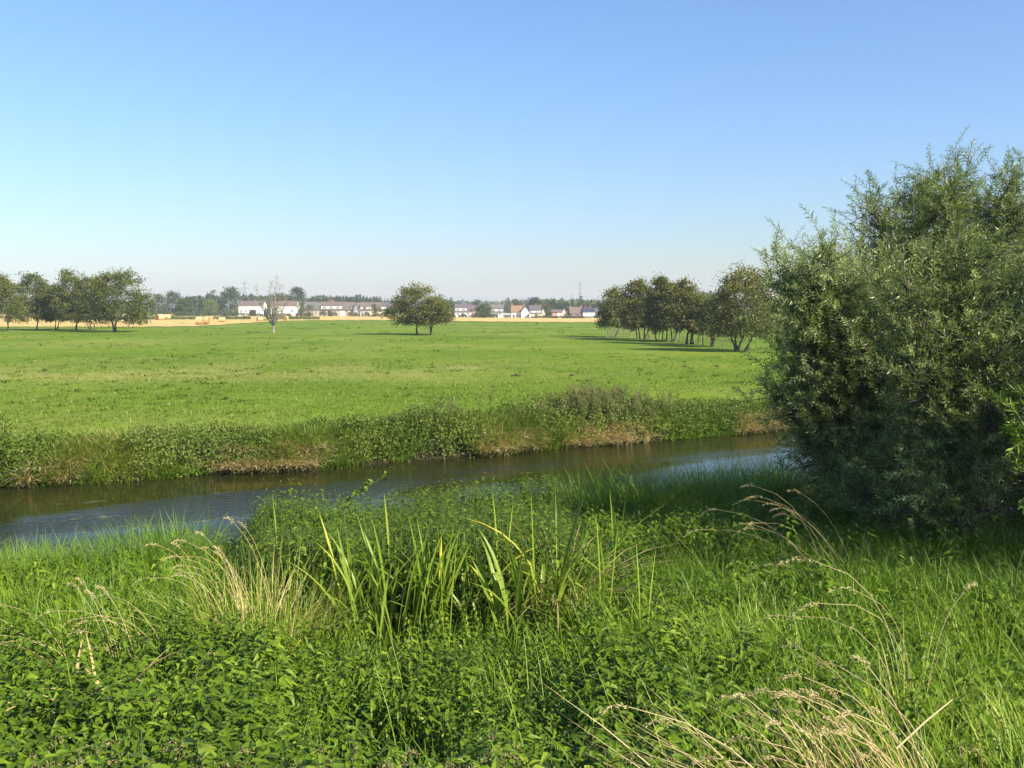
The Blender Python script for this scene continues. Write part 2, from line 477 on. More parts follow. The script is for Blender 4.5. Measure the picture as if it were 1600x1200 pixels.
# haze
hm = bpy.data.materials.new('haze_air'); nt = nodes_of(hm)
pv = nt.nodes.new('ShaderNodeVolumePrincipled'); pv.inputs['Color'].default_value = (.92, .96, 1, 1); pv.inputs['Density'].default_value = 0.00028; pv.inputs['Anisotropy'].default_value = .1
ho = nt.nodes.new('ShaderNodeOutputMaterial'); nt.links.new(pv.outputs[0], ho.inputs['Volume'])
g = Geo(); box(g, -2900, 2500, -60, 2950, -3.2, 46)
tag(g.build('haze', hm), 'thin summer haze', kind='stuff')

# ------------------------------------------------------------------ trees
def skeleton(targets, bases, r, tip=.012, steps=4, sag=.12, pw=.5):
    """grows limbs from base points to targets; returns edges (p0,p1,r0,r1)"""
    pts = [np.array(b, float) for b in bases]; par = [-1] * len(pts)
    start = []
    for i, b in enumerate(bases):                 # short trunks first
        start.append(i)
    order = np.argsort([np.min([np.linalg.norm(t - p) for p in pts]) for t in targets])
    for oi in order:
        t = targets[oi]
        P = np.array(pts)
        dv = t - P
        dist = np.linalg.norm(dv, axis=1) + 1.6 * np.maximum(-dv[:, 2] + .15, 0) * 1.2
        k = int(np.argmin(dist))
        p0 = P[k]; L = np.linalg.norm(t - p0)
        if L < 0.05: continue
        prev = k
        n = max(2, min(steps, int(L / .25)))
        for j in range(1, n + 1):
            f = j / n
            q = p0 * (1 - f) + t * f
            q = q + np.array([0, 0, 1.0]) * sag * L * math.sin(math.pi * f) + r.normal(0, .045, 3) * L * (f < 1)
            pts.append(q); par.append(prev); prev = len(pts) - 1
    n = len(pts)
    cnt = np.zeros(n)
    haschild = np.zeros(n, bool)
    for i in range(n):
        if par[i] >= 0: haschild[par[i]] = True
    cnt[~haschild] = 1
    for i in range(n - 1, -1, -1):
        if par[i] >= 0: cnt[par[i]] += cnt[i]
    rr = tip * np.maximum(cnt, 1) ** pw
    P = np.array(pts)
    idx = [i for i in range(n) if par[i] >= 0]
    p0 = P[[par[i] for i in idx]]; p1 = P[idx]
    ra = np.minimum(rr[[par[i] for i in idx]], rr[idx] * 1.35); rb = rr[idx]
    return p0, p1, ra, rb

def hawthorn_geo(seed, W, H, clear, stems, top=0.0, spread=.35, dens=1.0, wisp=14, offx=0.0, leaf=.2, trunk_r=.10):
    """multi-stemmed field hawthorn: W wide, H tall, crown from `clear` up; returns wood and leaf geometry"""
    r = np.random.default_rng(seed)
    bases, p_tr0, p_tr1, tr = [], [], [], []
    forks = []
    for k in range(stems):
        a = r.uniform(0, 6.28)
        b = np.array([math.cos(a) * spread * r.uniform(.3, 1) * (stems > 1), math.sin(a) * spread * r.uniform(.3, 1) * (stems > 1), 0])
        if stems > 1:
            p_tr0.append(np.array([0, 0, -.12])); p_tr1.append(b + np.array([0, 0, .06])); tr.append((.10, .08))
        n = 4; prev = b; rad0 = trunk_r * r.uniform(.8, 1.2)
        lean = np.array([r.normal(0, .13) + b[0] * .25, r.normal(0, .13) + b[1] * .25, 1.0])
        for j in range(n):
            q = prev + lean * (clear * 1.05 / n) + np.array([r.normal(0, .06), r.normal(0, .06), 0])
            p_tr0.append(prev); p_tr1.append(q); f0, f1 = 1 - .1 * j, 1 - .1 * (j + 1)
            if j == 0: tr.append((rad0 * 1.35, rad0 * .95))
            else: tr.append((rad0 * f0, rad0 * f1))
            prev = q
        forks.append(prev)
    # crown clusters
    nc = int(95 * dens)
    u = r.beta(1.0, 1.3, nc); az = r.uniform(0, 6.283, nc)
    prof = (1 - np.clip(u, 0, 1) ** 2.3) ** .55 * (.80 + .2 * np.minimum(u * 5, 1))
    lob = 1 + .20 * np.sin(az * 2 + r.uniform(0, 6)) + .13 * np.sin(az * 3 + r.uniform(0, 6) + u * 4)
    rf = r.uniform(.25, 1, nc) ** .5
    z = clear + (H - clear) * (u * .93 + .03)
    c = np.stack([np.cos(az) * prof * rf * lob * W / 2 + offx * (.4 + .6 * u), np.sin(az) * prof * rf * lob * W / 2 * .9, z + r.normal(0, .12, nc)], 1)
    # wispy twigs beyond the crown
    uw = r.uniform(.45, 1, wisp); aw = r.uniform(0, 6.283, wisp)
    pw = (1 - uw ** 2.3) ** .55
    cw = np.stack([np.cos(aw) * (pw * 1.06 + .12) * W / 2 + offx, np.sin(aw) * (pw * 1.06 + .1) * W / 2, clear + (H - clear) * (uw * .98 + .06)], 1)
    tg = np.concatenate([c, cw])
    e = skeleton(tg, forks, r, tip=.016, pw=.40)
    wood = Geo()
    tubes(wood, p_tr0, p_tr1, [t[0] for t in tr], [t[1] for t in tr], 7)
    tubes(wood, *e, k=4)
    # leaves
    lf = Geo()
    per = 78
    cc = np.repeat(c, per, 0); n = len(cc)
    off = r.normal(0, 1, (n, 3)) * np.array([.42, .42, .24]) * (W / 6.0) ** .6
    pos = cc + off
    ctr = np.array([offx * .6, 0, clear + (H - clear) * .42])
    out = unit(pos - ctr)
    d = unit(out * .6 + r.normal(0, .7, (n, 3)) + np.array([0, 0, -.1]))
    clump = np.repeat(r.uniform(-.25, .25, nc), per)
    tint = np.clip(.45 + clump + r.normal(0, .2, n) + .1 * out[:, 2], 0, 1)
    leaves(lf, pos, d, unit(r.normal(0, .6, (n, 3)) + np.array([0, 0, 1.0])), leaf * r.uniform(.6, 1.25, n), leaf * .62 * r.uniform(.7, 1.2, n), tint, fold=.2)
    ncw = 16
    cc = np.repeat(cw, ncw, 0); n = len(cc)
    pos = cc + r.normal(0, 1, (n, 3)) * np.array([.30, .30, .22])
    leaves(lf, pos, r.normal(0, 1, (n, 3)), unit(r.normal(0, .6, (n, 3)) + np.array([0, 0, 1.0])), leaf * r.uniform(.5, .9, n), leaf * .5, np.clip(.5 + r.normal(0, .2, n), 0, 1))
    return wood, lf

def hawthorn(px, py, pl, pr, top, low, seed, label, stems=2, brown=False, group=None, dens=1.0, spread=.35, wisp=14, tr=.10, D=None):
    """a hawthorn whose trunk foot, crown sides, top and crown underside are read off the photograph"""
    b = G(px, py) if D is None else ground(px, D)
    D = b[1]; s = D / 1570
    H = (py - top) * s; W = (pr - pl) * s * .96; clear = (py - low) * s * .84
    offx = ((pl + pr) / 2 - px) * s
    t = empty('hawthorn', (b[0], b[1], float(zg(b[0], b[1])) - .03), label, 'tree', group)
    wd, lf = hawthorn_geo(seed, W, H, clear, stems, spread=spread, dens=dens, wisp=wisp, offx=offx, leaf=.25 * (D / 110) ** .5, trunk_r=tr)
    wd.build('trunk', M['bark'], t, smooth=True)
    lf.build('crown', M['hawthorn_brown' if brown else 'hawthorn'], t)
    return t

# left row
hawthorn(10, 518, -42, 40, 431, 496, 11, 'bright green hawthorn cut off by the left edge of the photo', 2, dens=1.35)
hawthorn(58, 515.5, 12, 90, 427, 497, 12, 'hawthorn with one leaning trunk, second from the left edge', 1, dens=1.25, tr=.13)
hawthorn(87, 516, 58, 114, 450, 497, 13, 'low narrow twin-stemmed hawthorn squeezed between two taller ones on the left', 2, dens=1.2, spread=.5)
hawthorn(119, 516, 74, 144, 424, 497, 14, 'tall single-trunked hawthorn in the middle of the left row', 1, dens=1.3, wisp=20, tr=.13)
hawthorn(141, 516, 116, 170, 430, 498, 15, 'thin wispy hawthorn with several close stems left of the broad one', 3, dens=1.2, wisp=26, spread=.55)
hawthorn(181, 519, 138, 236, 422, 500, 16, 'broadest hawthorn of the left row, standing at its right end with a short forked trunk', 2, dens=1.8, wisp=24, tr=.2, spread=.2)
# the pair in the middle
hawthorn(652, 523, 613, 692, 446, 502, 21, 'taller left hawthorn of the pair alone in the middle of the meadow', 1, dens=1.3, wisp=24, tr=.16)
hawthorn(673, 524, 654, 706, 466, 500, 22, 'smaller reddish right hawthorn of the pair alone in the middle of the meadow', 2, brown=True, dens=.9, tr=.13, spread=.25)
# right row, far end first
hawthorn(962, 527.5, 934, 990, 452, 507, 31, 'dark spreading hawthorn beside the metal gate, at the far end of the right row', 1, dens=1.1, wisp=22, tr=.12)
hawthorn(1003, 530, 968, 1022, 437, 508, 32, 'hawthorn with a thicket of close stems, second in the right row from the gate', 6, dens=1.3, wisp=18, spread=.9, brown=True, tr=.09)
hawthorn(1030, 533, 1008, 1052, 433, 508, 33, 'tall hawthorn with thin crooked stems, third in the right row from the gate', 2, dens=1.1, wisp=18, spread=.4, tr=.08)
hawthorn(1043, 534, 1022, 1078, 446, 509, 34, 'hawthorn with a fan of four trunks in the middle of the right row', 4, dens=1.2, spread=.75, brown=True, tr=.10)
hawthorn(1077, 538, 1046, 1096, 438, 513, 35, 'brownish hawthorn with three leaning trunks near the gap in the right row', 3, dens=1.2, spread=.5, brown=True, tr=.11)
hawthorn(1090, 539, 1080, 1114, 466, 516, 36, 'small thin-stemmed hawthorn between two stouter ones of the right row', 1, dens=.6, wisp=10, brown=True, tr=.07)
hawthorn(1114, 542, 1092, 1148, 462, 516, 37, 'low hawthorn with a wide forked trunk, second from the near end of the right row', 2, dens=1.0, spread=.3, tr=.12)
hawthorn(1158, 549, 1108, 1222, 419, 520, 38, 'largest hawthorn of the right row, at its near end beside the willow', 4, dens=1.9, spread=.7, wisp=40, brown=True, tr=.12)

# dead tree
def dead_tree():
    b = G(427, 520); s = b[1] / 1570
    t = empty('dead_tree', (b[0], b[1], float(zg(b[0], b[1])) - .03), 'bare grey dead tree with upswept branches, alone in the meadow', 'tree')
    r = np.random.default_rng(5)
    fork = np.array([0, 0, 1.0])
    tg = []
    for k in range(8):
        a = k / 8 * 6.28 + r.uniform(-.3, .3); rad_ = r.uniform(.5, 2.2)
        tg.append([math.cos(a) * rad_, math.sin(a) * rad_ * .7, r.uniform(3.6, 6.8)])
    main = [np.array(x) for x in tg] + [np.array([.5, 0, 7.7]), np.array([-.3, .1, 7.0]), np.array([1.0, .1, 6.6])]
    wood = Geo(); tubes(wood, [[0, 0, 0], [0, 0, .5]], [[0, 0, .5], fork], [.21, .17], [.17, .16], 8)
    bg_ = Geo(); tw = Geo()
    for m_ in main:
        n = 9; pts = []
        for j in range(n + 1):
            f = j / n
            q = fork * (1 - f) + m_ * f + np.array([m_[0], m_[1], 0]) * .25 * math.sin(math.pi * f) + r.normal(0, .07, 3) * (0 < f < 1)
            pts.append(q)
        rad_ = .085 * (1 - np.linspace(0, 1, n + 1)) ** .8 + .014
        polytube(bg_, pts, rad_, 6)
        for j in range(3, n + 1):
            for _ in range(7 if j < 7 else 5):
                d = unit(np.array([r.normal(0, .6), r.normal(0, .6), r.uniform(.1, 1)]) + np.array([m_[0], m_[1], 0]) * .15)
                L = r.uniform(.35, 1.1)
                p = np.array(pts[j]); q = p + d * L * .5; w = q + unit(d + r.normal(0, .4, 3)) * L * .5
                tubes(tw, [p, q], [q, w], [.020, .014], [.014, .008], 3)
                for _ in range(2):
                    tubes(tw, [q], [q + unit(d + r.normal(0, .6, 3)) * L * .4], [.012], [.007], 3)
    wood.build('trunk', M['deadbark'], t, smooth=True); bg_.build('branches', M['deadbark'], t, smooth=True); tw.build('twigs', M['deadbark'], t)
dead_tree()

# ------------------------------------------------------------------ far trees
FT = {}
for nm, c1, c2, c3 in (('dark', (.028, .048, .016), (.060, .090, .030), (.10, .12, .045)), ('grey', (.050, .078, .042), (.105, .145, .080), (.16, .20, .12)),
                       ('mid', (.045, .072, .018), (.095, .135, .038), (.15, .18, .06)), ('pale', (.08, .12, .03), (.15, .20, .06), (.20, .25, .09)),
                       ('olive', (.065, .075, .020), (.13, .14, .045), (.19, .19, .07))):
    FT[nm] = leaf_mat('far_leaf_' + nm, c1, c2, c3, transl=.2)
def crown_pts(r, n, kind, W, H, clear):
    if kind == 'cone':
        u = r.uniform(0, 1, n) ** .8; pr = (1 - u) ** .85 * (.75 + .25 * np.sin(u * 40) ** 2) + .03
    elif kind == 'column':
        u = r.uniform(0, 1, n); pr = (1 - u ** 3) ** .6 * (.6 + .4 * np.minimum(u * 3, 1))
    elif kind == 'weep':
        u = r.beta(1.6, 1.2, n); pr = (1 - u ** 2.4) ** .5 * (.9 + .1 * u)
    else:
        u = r.beta(1.1, 1.1, n); pr = (1 - np.abs(u * 1.55 - .55) ** 2.4 * .98) ** .5
        pr = np.nan_to_num(pr, nan=.05)
    return u, pr
def far_tree(name, kind, pl, pr_, top, D, mat, label, seed, base=None, group=None, n=620):
    r = np.random.default_rng(seed)
    s = D / 1570; cx = (pl + pr_) / 2
    x = (cx - 800) * s; zb = float(zg(x, D))
    W = (pr_ - pl) * s; H = at(cx, top, D)[2] - zb
    clear = {'cone': .02, 'weep': .03, 'column': .05}.get(kind, .04) * H
    t = empty(name, (x, D, zb), label, 'tree', group)
    nc = max(24, int(n / 16))
    u, pf = crown_pts(r, nc, kind, W, H, clear)
    az = r.uniform(0, 6.283, nc); rf = r.uniform(.02, 1, nc) ** .5
    lob = 1 + .14 * np.sin(az * 2 + r.uniform(0, 6)) + .1 * np.sin(az * 3 + u * 5)
    c = np.stack([np.cos(az) * pf * rf * W / 2 * lob, np.sin(az) * pf * rf * W / 2 * lob, clear + (H - clear) * u * .97], 1)
    wood = Geo()
    tr = max(.12, H * .022)
    tubes(wood, [[0, 0, -.1], [0, 0, clear]], [[0, 0, clear], [0, 0, H * .75]], [tr * 1.3, tr], [tr, tr * .3], 6)
    k = min(nc, 26)
    lo = np.stack([0 * c[:k, 0], 0 * c[:k, 0], np.maximum(clear * .8, c[:k, 2] * .55)], 1)
    tubes(wood, lo, c[:k], tr * .35, tr * .08, 4)
    per = 22
    cc = np.repeat(c, per, 0); m_ = len(cc)
    cs = W * (.085 if kind != 'cone' else .09)
    pos = cc + r.normal(0, 1, (m_, 3)) * np.array([cs, cs, cs * (.65 if kind != 'weep' else 1.6)])
    pos[:, 2] = np.clip(pos[:, 2], .1, H * 1.01)
    d = r.normal(0, 1, (m_, 3)) + (np.array([0, 0, -2.2]) if kind == 'weep' else np.array([0, 0, .3]))
    lsz = max(.32, min(.085 * W, .75)) * (D / 420) ** .3
    lf = Geo()
    leaves(lf, pos, d, unit(r.normal(0, .7, (m_, 3)) + np.array([0, 0, .8])), lsz * r.uniform(.6, 1.3, m_), lsz * (.6 if kind != 'weep' else .3) * r.uniform(.7, 1.2, m_),
           np.clip(.45 + np.repeat(r.uniform(-.28, .28, nc), per) + r.normal(0, .15, m_), 0, 1), fold=.2)
    wood.build('trunk', M['bark'], t); lf.build('crown', FT[mat], t)
    return t
far = [
 ('willow_tree', 'round', 236, 263, 460, 430, 'grey', 'grey-green tree just right of the left hawthorn row, left half of a dense clump', 0),
 ('willow_tree', 'round', 256, 286, 456, 435, 'grey', 'tallest grey-green tree of the dense clump right of the left hawthorn row', 0),
 ('willow_tree', 'round', 275, 307, 468, 425, 'mid', 'lower green tree ending the dense clump right of the left hawthorn row', 0),
 ('weeping_willow', 'weep', 314, 343, 467.5, 425, 'pale', 'pale yellow-green weeping willow beyond the straw bales', 0),
 ('poplar', 'column', 324, 328.5, 454, 560, 'dark', 'thin dark spire of a tree rising behind the weeping willow', 0),
 ('broad_tree', 'round', 328, 342, 452, 560, 'dark', 'dark rounded tree top rising behind the weeping willow', 0),
 ('broad_tree', 'round', 345, 379, 449, 440, 'grey', 'large round tree left of the first white house', 0),
 ('broad_tree', 'round', 333, 352, 463, 455, 'dark', 'dark tree in the gap between weeping willow and large round tree', 0),
 ('broad_tree', 'round', 430, 458, 459, 520, 'olive', 'light olive tree behind the second white house', 0),
 ('broad_tree', 'round', 451, 481, 448.5, 500, 'dark', 'tall dark broad tree above the grey roofs right of the dead tree', 0),
 ('broad_tree', 'round', 482, 496, 462, 560, 'dark', 'small dark round tree left of the conifer row', 0),
 ('garden_tree', 'round', 462, 478, 474, 405, 'olive', 'bushy garden tree at the right end of the second white house', 0),
 ('garden_tree', 'round', 476, 495, 477, 402, 'mid', 'bushy green garden tree before the grey roof left of the chimneys', 0),
 ('garden_tree', 'round', 578, 594, 475, 404, 'mid', 'small green garden tree between two white dormers', 0),
 ('garden_tree', 'round', 600, 616, 483, 402, 'olive', 'low olive garden tree by the row of dormers, left of the meadow hawthorns', 0),
 ('poplar', 'column', 683, 690, 463, 520, 'dark', 'thin dark tree top just right of the meadow hawthorns', 0),
 ('broad_tree', 'round', 692, 713, 470, 470, 'olive', 'loose olive tree between the meadow hawthorns and the purple-brown roof', 0),
 ('poplar', 'column', 701, 710, 464, 540, 'grey', 'narrow upright tree above the loose olive one', 0),
 ('broad_tree', 'round', 737, 753, 468.5, 560, 'dark', 'dark dome-shaped tree on the skyline above the orange brick house', 0),
 ('garden_tree', 'round', 742, 769, 476, 404, 'mid', 'wide dark green garden tree in front of the brick house', 0),
 ('broad_tree', 'round', 787, 800, 464.5, 500, 'mid', 'upright tree left of the house with the blue-black roof', 0),
 ('broad_tree', 'round', 795, 816, 468, 480, 'olive', 'light green tree behind the house with the blue-black roof', 0),
 ('broad_tree', 'round', 820, 849, 465.5, 500, 'dark', 'dark blue-green tree above the white gabled house', 0),
 ('garden_tree', 'round', 846, 864, 474, 430, 'olive', 'greyish garden tree right of the white gabled house', 0),
 ('poplar', 'column', 902, 913, 462.5, 520, 'dark', 'narrow dark tree below the tall pylon', 0),
 ('broad_tree', 'round', 926, 944, 470, 500, 'dark', 'dark tree behind the white bungalow, left of the gate hawthorn', 0),
]
for i, (nm, kd, a, b, tp, D, mt, lb, _) in enumerate(far):
    far_tree(nm, kd, a, b, tp, D, mt, lb, 100 + i, n=1800 if b - a > 20 else 800)
# conifer row behind the roofs
cr = np.random.default_rng(3)
protos = []
k = 0
for px in np.arange(496, 596, 5.2):
    W = cr.uniform(11, 14); tp = 461.0 + cr.uniform(-.8, 1.8) + (px - 496) * .012
    if k < 5:
        t = far_tree('conifer', 'cone', px - W / 2, px + W / 2, tp, 640 + cr.uniform(-12, 12), 'dark', 'dark conifer in the close row on the skyline behind the grey and brown roofs', 300 + k, group='conifer row behind the roofs', n=900)
        protos.append(t)
    else:
        src = protos[int(cr.integers(0, 5))]
        D = 640 + cr.uniform(-12, 12); x = (px - 800) / 1570 * D
        t = src.copy(); COL.objects.link(t); t.location = (x, D, float(zg(x, D))); t.rotation_euler = (0, 0, cr.uniform(0, 6)); sc = cr.uniform(.9, 1.06); t.scale = (sc, sc, sc)
        for ch in [c for c in src.children]:
            c2 = ch.copy(); COL.objects.link(c2); c2.parent = t
    k += 1

# woods on the skyline: masses nobody could count
def woodland(name, px0, px1, tops, D, mat, seed, label, n=2600, depth=40, cone=False):
    r = np.random.default_rng(seed); g = Geo()
    px = r.uniform(px0, px1, n); s = D / 1570
    tx, ty = zip(*tops)
    D_ = D + r.uniform(0, depth, n)
    x = (px - 800) / 1570 * D_
    top = np.interp(px, tx, ty)
    hz = CAM_H - (top - 480) * D_ / 1570 - zg(x, D_)
    bump = (vnoise(px, D_ * .2, 4.5, seed) * .22 + vnoise(px, D_ * .2, 1.7, seed + 1) * .14)
    hz = hz * (1.04 - bump)
    f = r.uniform(0, 1, n) ** .6
    pos = np.stack([x, D_, zg(x, D_) + hz * f], 1)
    sz = .0042 * D
    leaves(g, pos, r.normal(0, 1, (n, 3)) + np.array([0, 0, .8 if cone else .2]), unit(r.normal(0, .8, (n, 3)) + np.array([0, -.3, .7])), sz * r.uniform(.6, 1.3, n), sz * .7,
           np.clip(.45 + .5 * (vnoise(px, f * 8, 2.6, seed + 2) - .5) + r.normal(0, .14, n), 0, 1))
    o = g.build(name, FT[mat]); tag(o, label, 'woodland', kind='stuff')
woodland('woodland', 282, 350, [(282, 467), (300, 463.5), (320, 463), (335, 461), (350, 464)], 600, 'dark', 41, 'dark woodland behind the weeping willow', 2600)
woodland('woodland', 378, 456, [(378, 463), (392, 462), (404, 464), (420, 462.5), (436, 461), (456, 463)], 620, 'dark', 42, 'dark woodland line behind the first white houses', 2400)
woodland('woodland', 482, 594, [(482, 467), (520, 466), (590, 468), (594, 472)], 665, 'dark', 49, 'dark woodland filling in behind the conifer row', 2600)
woodland('woodland', 590, 640, [(590, 472), (640, 471)], 900, 'dark', 43, 'low woodland on the skyline left of the meadow hawthorns', 800)
woodland('woodland', 680, 930, [(680, 469), (700, 471), (720, 473), (780, 473.5), (800, 472), (830, 471), (850, 470), (930, 471)], 1000, 'grey', 44, 'pale distant woodland along the skyline above the right houses', 5200, 80)
woodland('woodland', 846, 936, [(846, 470), (858, 469), (870, 471), (890, 471.5), (905, 470), (920, 471), (936, 473)], 560, 'mid', 45, 'green woodland of upright trunks behind the red-brick house', 5200, 30, True)
woodland('woodland', 1060, 1135, [(1060, 461), (1078, 457), (1110, 457), (1135, 460)], 700, 'dark', 46, 'dark woodland seen between the crowns of the right hawthorn row', 2000)
woodland('woodland', -120, 240, [(-120, 470), (0, 472), (60, 474), (240, 470)], 800, 'dark', 47, 'dark woodland behind the left hawthorn row', 2600)
woodland('woodland', 930, 1700, [(930, 470), (1000, 470), (1300, 466), (1700, 466)], 800, 'dark', 48, 'dark woodland behind the right hawthorn row and the willow', 3600)

# ------------------------------------------------------------------ houses
def flat_mat(name, c, rough=.8, spec=.2, var=.12, scale=1.5):
    lo = tuple(x * (1 - var) for x in c); hi = tuple(min(1, x * (1 + var)) for x in c)
    return surf_mat(name, [lo, hi], scale, rough=rough, spec=spec, bump=.15)
HM = {'white': flat_mat('white_render', (.78, .77, .74), var=.04), 'cream': flat_mat('cream_render', (.62, .56, .42), var=.06), 'pink': flat_mat('pink_brick', (.46, .35, .29)),
      'brick': flat_mat('red_brick', (.28, .155, .115)), 'orange': flat_mat('orange_brick', (.40, .19, .10)), 'brown': flat_mat('brown_tiles', (.16, .12, .10)),
      'red': flat_mat('red_brown_tiles', (.18, .125, .105)), 'grey': flat_mat('grey_tiles', (.15, .135, .125)), 'purple': flat_mat('purple_slate', (.13, .105, .115)),
      'slate': flat_mat('blue_slate', (.045, .05, .085)), 'orangetile': flat_mat('orange_tiles', (.27, .17, .10)), 'frame': flat_mat('white_frame', (.8, .8, .8), var=.02),
      'greyclad': flat_mat('grey_cladding', (.30, .32, .36)), 'dark': flat_mat('dark_timber', (.05, .042, .045)), 'green': flat_mat('green_shed_paint', (.10, .17, .14)),
      'palegreen': flat_mat('pale_felt', (.5, .53, .5)), 'door': flat_mat('door_paint', (.16, .09, .07))}
gm = bpy.data.materials.new('window_glass'); nt = nodes_of(gm)
p_ = nt.nodes.new('ShaderNodeBsdfPrincipled'); o_ = nt.nodes.new('ShaderNodeOutputMaterial'); nt.links.new(p_.outputs[0], o_.inputs[0])
p_.inputs['Base Color'].default_value = (.10, .12, .15, 1); p_.inputs['Roughness'].default_value = .08
HM['glass'] = gm
HD = 420.0
S = HD / 1570
def hx(px): return (px - 800) * S
def hz_(py): return at(800, py, HD)[2]

def gable_body(g, x0, x1, y0, y1, zb, ze, zr, ridge='x', gam=None):
    """walls with gables closed under the roof; ridge along x or y"""
    ym, xm = (y0 + y1) / 2, (x0 + x1) / 2
    v = [(x0, y0, zb), (x1, y0, zb), (x1, y1, zb), (x0, y1, zb), (x0, y0, ze), (x1, y0, ze), (x1, y1, ze), (x0, y1, ze)]
    f4 = [(0, 1, 5, 4), (2, 3, 7, 6)]; f3 = []
    if ridge == 'x':
        v += [(x0, ym, zr), (x1, ym, zr)]
        f4 += [(1, 2, 6, 5), (3, 0, 4, 7)]; f3 = [(5, 6, 9), (7, 4, 8)]
    else:
        v += [(xm, y0, zr), (xm, y1, zr)]
        f4 += [(1, 2, 6, 5), (3, 0, 4, 7)]; f3 = [(4, 5, 8), (6, 7, 9)]
    g.add(v, [np.array(f4), np.array(f3)])
def gable_roof(g, x0, x1, y0, y1, ze, zr, ridge='x', oh=.35, th=.18):
    ym, xm = (y0 + y1) / 2, (x0 + x1) / 2
    if ridge == 'x':
        k = (zr - ze) / (ym - y0)
        a, b = y0 - oh, y1 + oh; zl = ze - k * oh
        prof = [(a, zl), (ym, zr), (b, zl), (b, zl + th), (ym, zr + th), (a, zl + th)]
        v = [(x0 - .25, y, z + .03) for y, z in prof] + [(x1 + .25, y, z + .03) for y, z in prof]
    else:
        k = (zr - ze) / (xm - x0)
        a, b = x0 - oh, x1 + oh; zl = ze - k * oh
        prof = [(a, zl), (xm, zr), (b, zl), (b, zl + th), (xm, zr + th), (a, zl + th)]
        v = [(x, y0 - .25, z + .03) for x, z in prof] + [(x, y1 + .25, z + .03) for x, z in prof]
    f = [(i, (i + 1) % 6, (i + 1) % 6 + 6, i + 6) for i in range(6)] + [(0, 5, 4, 1), (1, 4, 3, 2), (6, 7, 10, 11), (7, 8, 9, 10)]
    g.add(v, np.array(f))
def window(parent, x0, x1, z0, z1, y, bars=1):
    f = Geo(); t = .09
    box(f, x0, x1, y - .05, y + .05, z1 - t, z1); box(f, x0, x1, y - .08, y + .05, z0, z0 + t)
    box(f, x0, x0 + t, y - .05, y + .05, z0 + t, z1 - t); box(f, x1 - t, x1, y - .05, y + .05, z0 + t, z1 - t)
    for i in range(1, bars + 1):
        xm = x0 + (x1 - x0) * i / (bars + 1); box(f, xm - .035, xm + .035, y - .045, y + .05, z0 + t, z1 - t)
    w = f.build('window', HM['frame'], parent)
    p = Geo(); box(p, x0 + t, x1 - t, y - .015, y + .03, z0 + t, z1 - t); p.build('pane', HM['glass'], w)

def house(name, px0, px1, ridge, eave, base, label, wall, roof, dormers=(), wins=(), doors=(), chim=(), depth=8.0, y=0.0, rdir='x', upper=None, cat='house'):
    """front elevation read in photo pixels at 420 m; the front stands at y = 420 + y"""
    x0, x1 = hx(px0), hx(px1); xm = (x0 + x1) / 2; yf = HD + y
    zb = float(zg(xm, yf)); ze, zr = hz_(eave), hz_(ridge)
    zw = lambda py: hz_(py)
    t = empty(name, (xm, yf, zb), label, cat)
    L = lambda px: hx(px) - xm
    g = Geo(); gable_body(g, x0 - xm, x1 - xm, 0, depth, -.3, ze - zb, zr - zb, rdir); w = g.build('wall', HM[wall], t)
    g = Geo(); gable_roof(g, x0 - xm, x1 - xm, 0, depth, ze - zb, zr - zb, rdir); r_ = g.build('roof', HM[roof], t)
    if upper:                                   # white cladding band on the upper floor
        a, b, tp, bt = upper
        g = Geo(); box(g, L(a), L(b), -.06, .0, zw(bt) - zb, zw(tp) - zb); g.build('cladding', HM['white'], t)
    for a, b, tp, bt, nw in dormers:            # flat-roofed box dormers
        za, zt = zw(bt) - zb, zw(tp) - zb
        g = Geo(); box(g, L(a), L(b), .12, depth / 2, za, zt); d_ = g.build('dormer', HM['white'], r_)
        g = Geo(); box(g, L(a) - .15, L(b) + .15, -.05, depth / 2, zt + .004, zt + .16); g.build('dormer_roof', HM['dark'], d_) if False else g.build('dormer_roof', HM['dark'], r_)
        for i in range(nw):
            xc = L(a) + (L(b) - L(a)) * (i + .5) / nw; hw = min(.75, (L(b) - L(a)) / nw * .28)
            window(t, xc - hw, xc + hw, za + (zt - za) * .3, za + (zt - za) * .82, .08)
    for a, b, tp, bt in wins:
        window(t, L(a), L(b), zw(bt) - zb, zw(tp) - zb, -.03)
    for a, b, tp, dk in doors:
        g = Geo(); box(g, L(a), L(b), -.06, .02, .02, zw(tp) - zb); g.build('door', HM[dk], t)
    for c, tp in chim:
        g = Geo(); yc = depth / 2
        box(g, L(c) - .45, L(c) + .45, yc - .35, yc + .35, zr - zb - .6, zw(tp) - zb)
        box(g, L(c) - .52, L(c) + .52, yc - .42, yc + .42, zw(tp) - zb + .003, zw(tp) - zb + .1)
        for q in (-.22, .22):
            tubes(g, [[L(c) + q, yc, zw(tp) - zb + .1]], [[L(c) + q, yc, zw(tp) - zb + .45]], .13, .11, 8)
        g.build('chimney', HM['brick'], r_)
    return t
house('house', 374, 411, 470.6, 477.2, 491, 'white two-storey house with brown roof, left of the dead tree', 'white', 'brown', upper=(375, 410, 477.4, 482.2),
      wins=[(378, 382, 478.2, 481.2), (386, 390, 478.2, 481.2), (397, 401, 478.2, 481.2), (376.5, 380, 484.3, 487.8), (384, 387.5, 484.3, 487.8)], doors=[(391, 401, 484, 'dark'), (404, 406, 484, 'frame')], chim=[(396, 469)])
